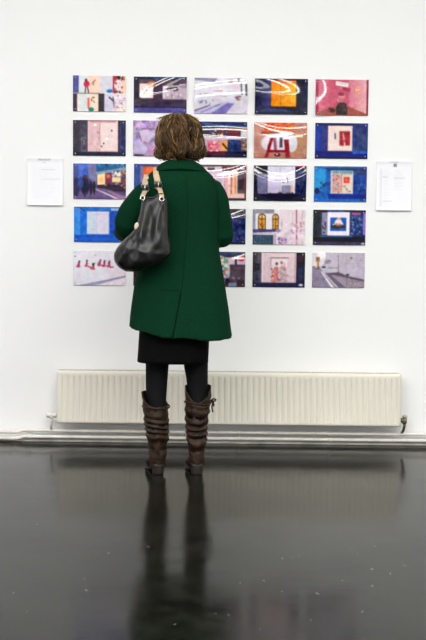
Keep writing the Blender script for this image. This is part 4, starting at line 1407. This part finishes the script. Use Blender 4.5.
for k in range(1700):
    t = random.uniform(PI * .84, PI * 2.16) if k % 6 else random.uniform(0, 2 * PI)
    front = math.sin(t) > .35
    v0 = random.uniform(0, .16) if random.random() < .5 else random.uniform(.1, .66)
    v1 = min(1.0, v0 + random.uniform(.30, .65)) if random.random() < .45 else random.uniform(.82, 1.03)
    v1 += .14 * wave(t, 0, 7.7) + random.uniform(-.03, .04)
    if front:
        v1 = min(v1, .40)
        if v0 > .3:
            continue
    if v1 - v0 < .12:
        continue
    grow = random.uniform(-.010, .004)
    wav = random.uniform(.04, .13)
    fr, ph = random.uniform(9, 22), random.uniform(0, 6)
    r0 = random.uniform(.0014, .0034)
    steps = max(7, int((v1 - v0) * 24))
    random_amp = random.uniform(.002, .008)
    flick = random.uniform(-.020, .022) + .030 * wave(t, 1, 2.2) - .007
    P, R = [], []
    for s in range(steps + 1):
        u = s / steps
        v = v0 + (v1 - v0) * u
        kv = min(1, v * 2.2 + .05)
        tt = t + (.55 * wave(t, v, 0) + wav * math.sin(fr * v + ph)) * kv
        g = grow + (.022 * wave(t, v * 1.6, 4.1) + random_amp * math.cos(fr * v + ph)) * kv + (flick * (v - .72) / .28 if v > .72 else 0)
        p = hair_pt(min(v, 1.0), tt, g)
        if v > 1.0:
            p.z -= (v - 1.0) * .16
        P.append(p)
        R.append(r0 * (1 - .65 * u) + .0003)
    n0 = len(bm.verts)
    tube(bm, P, R, 4)
    ci = 2.9 + 3.6 * noise.noise(Vector((math.cos(t) * 7, math.sin(t) * 7, v0 * 2.5))) + random.uniform(-2.0, 2.4)
    c = np.array(pal[int(min(6, max(0, ci)))], float) * random.uniform(.85, 1.12)
    cols += [tuple(c)] * (len(bm.verts) - n0)
for k in range(260):                          # flyaway and frizzy strands
    t = random.uniform(PI * .9, PI * 2.1)
    v0 = random.uniform(.0, .75) if k % 3 else random.uniform(.6, .85)
    out_ = random.uniform(.15, 1.0) * (.0009 if v0 < .2 else .0006)
    tw, ph = random.uniform(.01, .05), random.uniform(0, 6)
    P = [hair_pt(min(1, v0 + .025 * s), t + tw * math.sin(1.1 * s + ph), out_ * s * s + .002) for s in range(7)]
    n0 = len(bm.verts)
    tube(bm, P, [.0013, .0013, .0012, .0011, .0010, .0008, .0005], 4)
    c = pal[random.randrange(2, 6)]
    cols += [c] * (len(bm.verts) - n0)
me = bpy.data.meshes.new('hair')
bmesh.ops.recalc_face_normals(bm, faces=bm.faces)
bm.to_mesh(me)
bm.free()
ca = me.color_attributes.new('ink', 'FLOAT_COLOR', 'POINT')
full = np.ones((len(me.vertices), 4))
full[:, :3] = s2l(np.array(cols))
ca.data.foreach_set('color', full.astype(np.float32).ravel())
tag(finish('hair', me, M['hair'], person), 'wavy brown chin length hair')

# ------------------------------------------------------------------ the shoulder bag
BY = PY - .125 - .085
BG = [(198, 144, 166.5, .022), (203, 141.8, 168, .040), (211, 140.6, 168.3, .054), (221, 138, 168.2, .066), (231, 133, 168.8, .076), (240, 124, 170, .084), (248, 117, 170.8, .088), (255, 113.9, 169.5, .087), (262, 114.6, 161.5, .078), (268, 119.5, 150, .056), (271.5, 125.5, 141, .026)]
bgp = [tuple(q) for q in smooth_path(BG, 7)]
bag_o = at(142, 272, BY)
bag = empty('shoulder_bag', bag_o)
tag(bag, 'slouchy black leather shoulder bag with pale straps hanging at the back of the green coat', 'bag')
bm = bmesh.new()
rgs = []
nb = 110
x_hi, x_lo = at(161, 195, BY).x, at(143, 198, BY).x
for j, (py, l, r_, d) in enumerate(bgp):
    a, b = at(l, py, BY), at(r_, py, BY)
    cx, rx, z = (a.x + b.x) / 2, (b.x - a.x) / 2, (a.z + b.z) / 2
    v = j / (len(bgp) - 1)
    row = []
    for i in range(nb):
        t = 2 * PI * i / nb
        c, s = math.cos(t), math.sin(t)
        x = cx + rx * math.copysign(abs(c) ** .9, c)
        y = BY + d * math.copysign(abs(s) ** .85, s)
        # hanging folds that run down from the two strap ends
        u = (x - at(155, py, BY).x) / .13
        fold = (1 - abs(noise.noise(Vector((u * 1.9 + v * 1.5, v * 1.5, 3.1)))) * 2.4) * .5 + (1 - abs(noise.noise(Vector((u * 3.4 - v * 2.4, v * 2.1 + 5, 8.3)))) * 2.2) * .35
        cross = (1 - abs(noise.noise(Vector((u * 1.4 + v * 4.6, v * 5.0 - u * 2.0, 1.7)))) * 2.2) * .4
        k = .046 * math.sin(PI * min(1, v * 1.02 + .06)) * (.35 + .65 * abs(s))
        dis = (fold * .75 + cross * .6 * v - .55) * k
        row.append(Vector((x + c * dis * .25, y + s * dis, z + (.020 * math.exp(-((x - x_hi) / .022) ** 2) + .008 * math.exp(-((x - x_lo) / .02) ** 2)) * (1 - v) ** 3)))
    rgs.append(row)
loft(bm, rgs)
body = obj('bag_body', bm, M['bag'], bag)
bverts = [body.matrix_world @ v.co for v in body.data.vertices]
BV2 = BVHTree.FromPolygons(bverts, [tuple(p.vertices) for p in body.data.polygons])


def on_bag(px, py, lift=0):
    h, n, i, t = BV2.ray_cast(CAM, ray(px, py).normalized())
    return h + n * lift if h is not None else at(px, py, BY - .05)


for pts in ([(146, 201), (143.5, 215), (139.5, 231), (131, 247), (127, 262)], [(165.5, 203), (166, 220), (166.5, 236), (167.5, 247)]):
    bm = bmesh.new()
    tube(bm, [on_bag(q[0], q[1], .0006) for q in smooth_path(pts, 6)], .0016, 8)
    obj('side_seam', bm, M['bagseam'], body)
bm = bmesh.new()                                # rolled mouth of the bag
P = [Vector(p) + Vector((0, 0, .002)) for p in rgs[1]]
tube(bm, P[::2], .0045, 8, closed=True)
obj('rim', bm, M['bag'], bag)


def ribbon(bm, pts, wdir, width, thick):
    R = []
    for i, p in enumerate(pts):
        p = Vector(p)
        t = (Vector(pts[min(i + 1, len(pts) - 1)]) - Vector(pts[max(i - 1, 0)])).normalized()
        w = (wdir - t * wdir.dot(t)).normalized()
        n = t.cross(w)
        R.append([p + w * a * width / 2 + n * b * thick / 2 for a, b in ((-1, -.6), (-.9, -1), (.9, -1), (1, -.6), (1, .6), (.9, 1), (-.9, 1), (-1, .6))])
    loft(bm, R)


def strap(pxa, pya, pxt, pyt, label):
    """from a buckle (pxa,pya) up over the shoulder at px pxt"""
    buckle = at(pxa, pya, PY - .16)
    topx = W(pxt, pyt).x
    over = []
    for i in range(13):
        y = PY - .105 + .18 * i / 12
        h, n, k, t = BVH.ray_cast(Vector((topx, y, 2.2)), Vector((0, 0, -1)))
        if h is not None and h.z > W(pxt, pyt).z - .06:
            over.append(Vector((topx, y, h.z + .005)))
    mid = on_coat((pxa + pxt * 1.0) / 2, (pya + pyt) / 2, .006)
    up_ = on_coat(pxt, pyt + 3.5, .005)
    pts = [buckle, mid, up_] + [p for p in over if p.y > up_.y + .012]
    last = pts[-1]
    for dz in (.035, .06, .085, .11):
        h, n, k, t = BVH.ray_cast(Vector((topx, PY + .6, last.z - dz)), Vector((0, -1, 0)))
        if h is not None and (h - pts[-1]).length < .075:
            pts.append(h + n * (.005 if dz < .1 else -.03))
    path = [Vector(q) for q in smooth_path([tuple(p) for p in pts], 4)]
    bm = bmesh.new()
    ribbon(bm, path, Vector((1, 0, 0)), .027, .0042)
    st = obj('strap', bm, M['strap'], bag)
    tag(st, label)
    # buckle, a square frame
    f = Vector((0, 0, 1))
    c = buckle + Vector((0, -.004, .004))
    bm = bmesh.new()
    w, h = .017, .015
    tube(bm, [c + Vector((-w, 0, -h)), c + Vector((w, 0, -h)), c + Vector((w, 0, h)), c + Vector((-w, 0, h))], .0042, 8, closed=True)
    tube(bm, [c + Vector((0, -.003, -h)), c + Vector((0, -.005, h))], .0022, 8)
    tag(obj('buckle', bm, M['chrome'], st), 'metal buckle')
    bm = bmesh.new()
    box(bm, c.x - .014, c.x + .014, c.y - .004, c.y + .004, c.z - .006, c.z + .012)
    tag(obj('keeper', bm, M['darkmetal'], st, bevel=.002), 'black keeper loop')
    return buckle, st


b1, s1 = strap(145.2, 189, 147.2, 175, 'pale leather strap nearer the arm')
b2, s2 = strap(158.4, 186, 156.8, 173, 'pale leather strap nearer the neck')


def ring_bm(c, R, r, nrm):
    bm = bmesh.new()
    n = Vector(nrm).normalized()
    a = n.orthogonal().normalized()
    b = n.cross(a)
    tube(bm, [Vector(c) + (a * math.cos(2 * PI * i / 24) + b * math.sin(2 * PI * i / 24)) * R for i in range(24)], r, 8, closed=True)
    return bm


for bk, (ax, ay), (rx_, ry_) in ((b1, (143.6, 194), (142.6, 198)), (b2, (160.2, 190.5), (161.8, 199))):
    bm = bmesh.new()
    lo = at(rx_, ry_ - 1.5, BY - .035)
    ribbon(bm, [Vector(q) for q in smooth_path([tuple(bk + Vector((0, 0, -.010))), tuple(at(ax, ay, (bk.y + lo.y) / 2)), tuple(lo)], 4)], Vector((1, 0, 0)), .021, .006)
    obj('strap_end', bm, M['strap'], bag)
    obj('ring', ring_bm(at(rx_, ry_, BY - .038), .0095, .0023, (.2, -1, .25)), M['chrome'], bag)
bm = bmesh.new()                                # little tag hanging from a cord
tc_ = on_bag(137.6, 226.5, .006)
ellipsoid(bm, tc_, .0095, .004, .017, Euler((.2, .25, 0)), 16, 10)
tag(obj('charm', bm, M['tag'], bag), 'small pale leather charm')
bm = bmesh.new()
tube(bm, [on_bag(141.8, 206, .003), on_bag(140.5, 214, .003), on_bag(138.2, 222.5, .004), tc_ + Vector((0, 0, .014))], .0014, 6)
obj('charm_cord', bm, M['bagseam'], bag)

# ------------------------------------------------------------------ light
def area(name, loc, rot, sx, sy, e, col=(1, 1, 1)):
    l = bpy.data.lights.new(name, 'AREA')
    l.shape = 'RECTANGLE'
    l.size, l.size_y = sx, sy
    l.energy = e
    l.color = col
    o = bpy.data.objects.new(name, l)
    COL.objects.link(o)
    o.location = loc
    o.rotation_euler = rot
    return o


for y, e in ((-2.8, 27), (-5.2, 95), (-7.4, 102)):      # rows of ceiling panels parallel to the wall
    for x in (-2.4, 0, 2.4):
        col = (1, .985, .995) if x < 0 else ((1, .995, .97) if x == 0 else (.985, 1, .945))   # tubes of slightly different age
        area('ceiling_panel_light', (x, y, ZC - .05), (0, 0, 0), 2.3, .65, e, col)

w = bpy.data.worlds.new('world')
S.world = w
w.use_nodes = True
w.node_tree.nodes['Background'].inputs['Color'].default_value = (.9, .95, 1, 1)
w.node_tree.nodes['Background'].inputs['Strength'].default_value = 0.2

S.view_settings.view_transform = 'Standard'
S.view_settings.look = 'None'
S.view_settings.gamma = 1
S.view_settings.use_curve_mapping = False
S.view_settings.exposure = 0.2
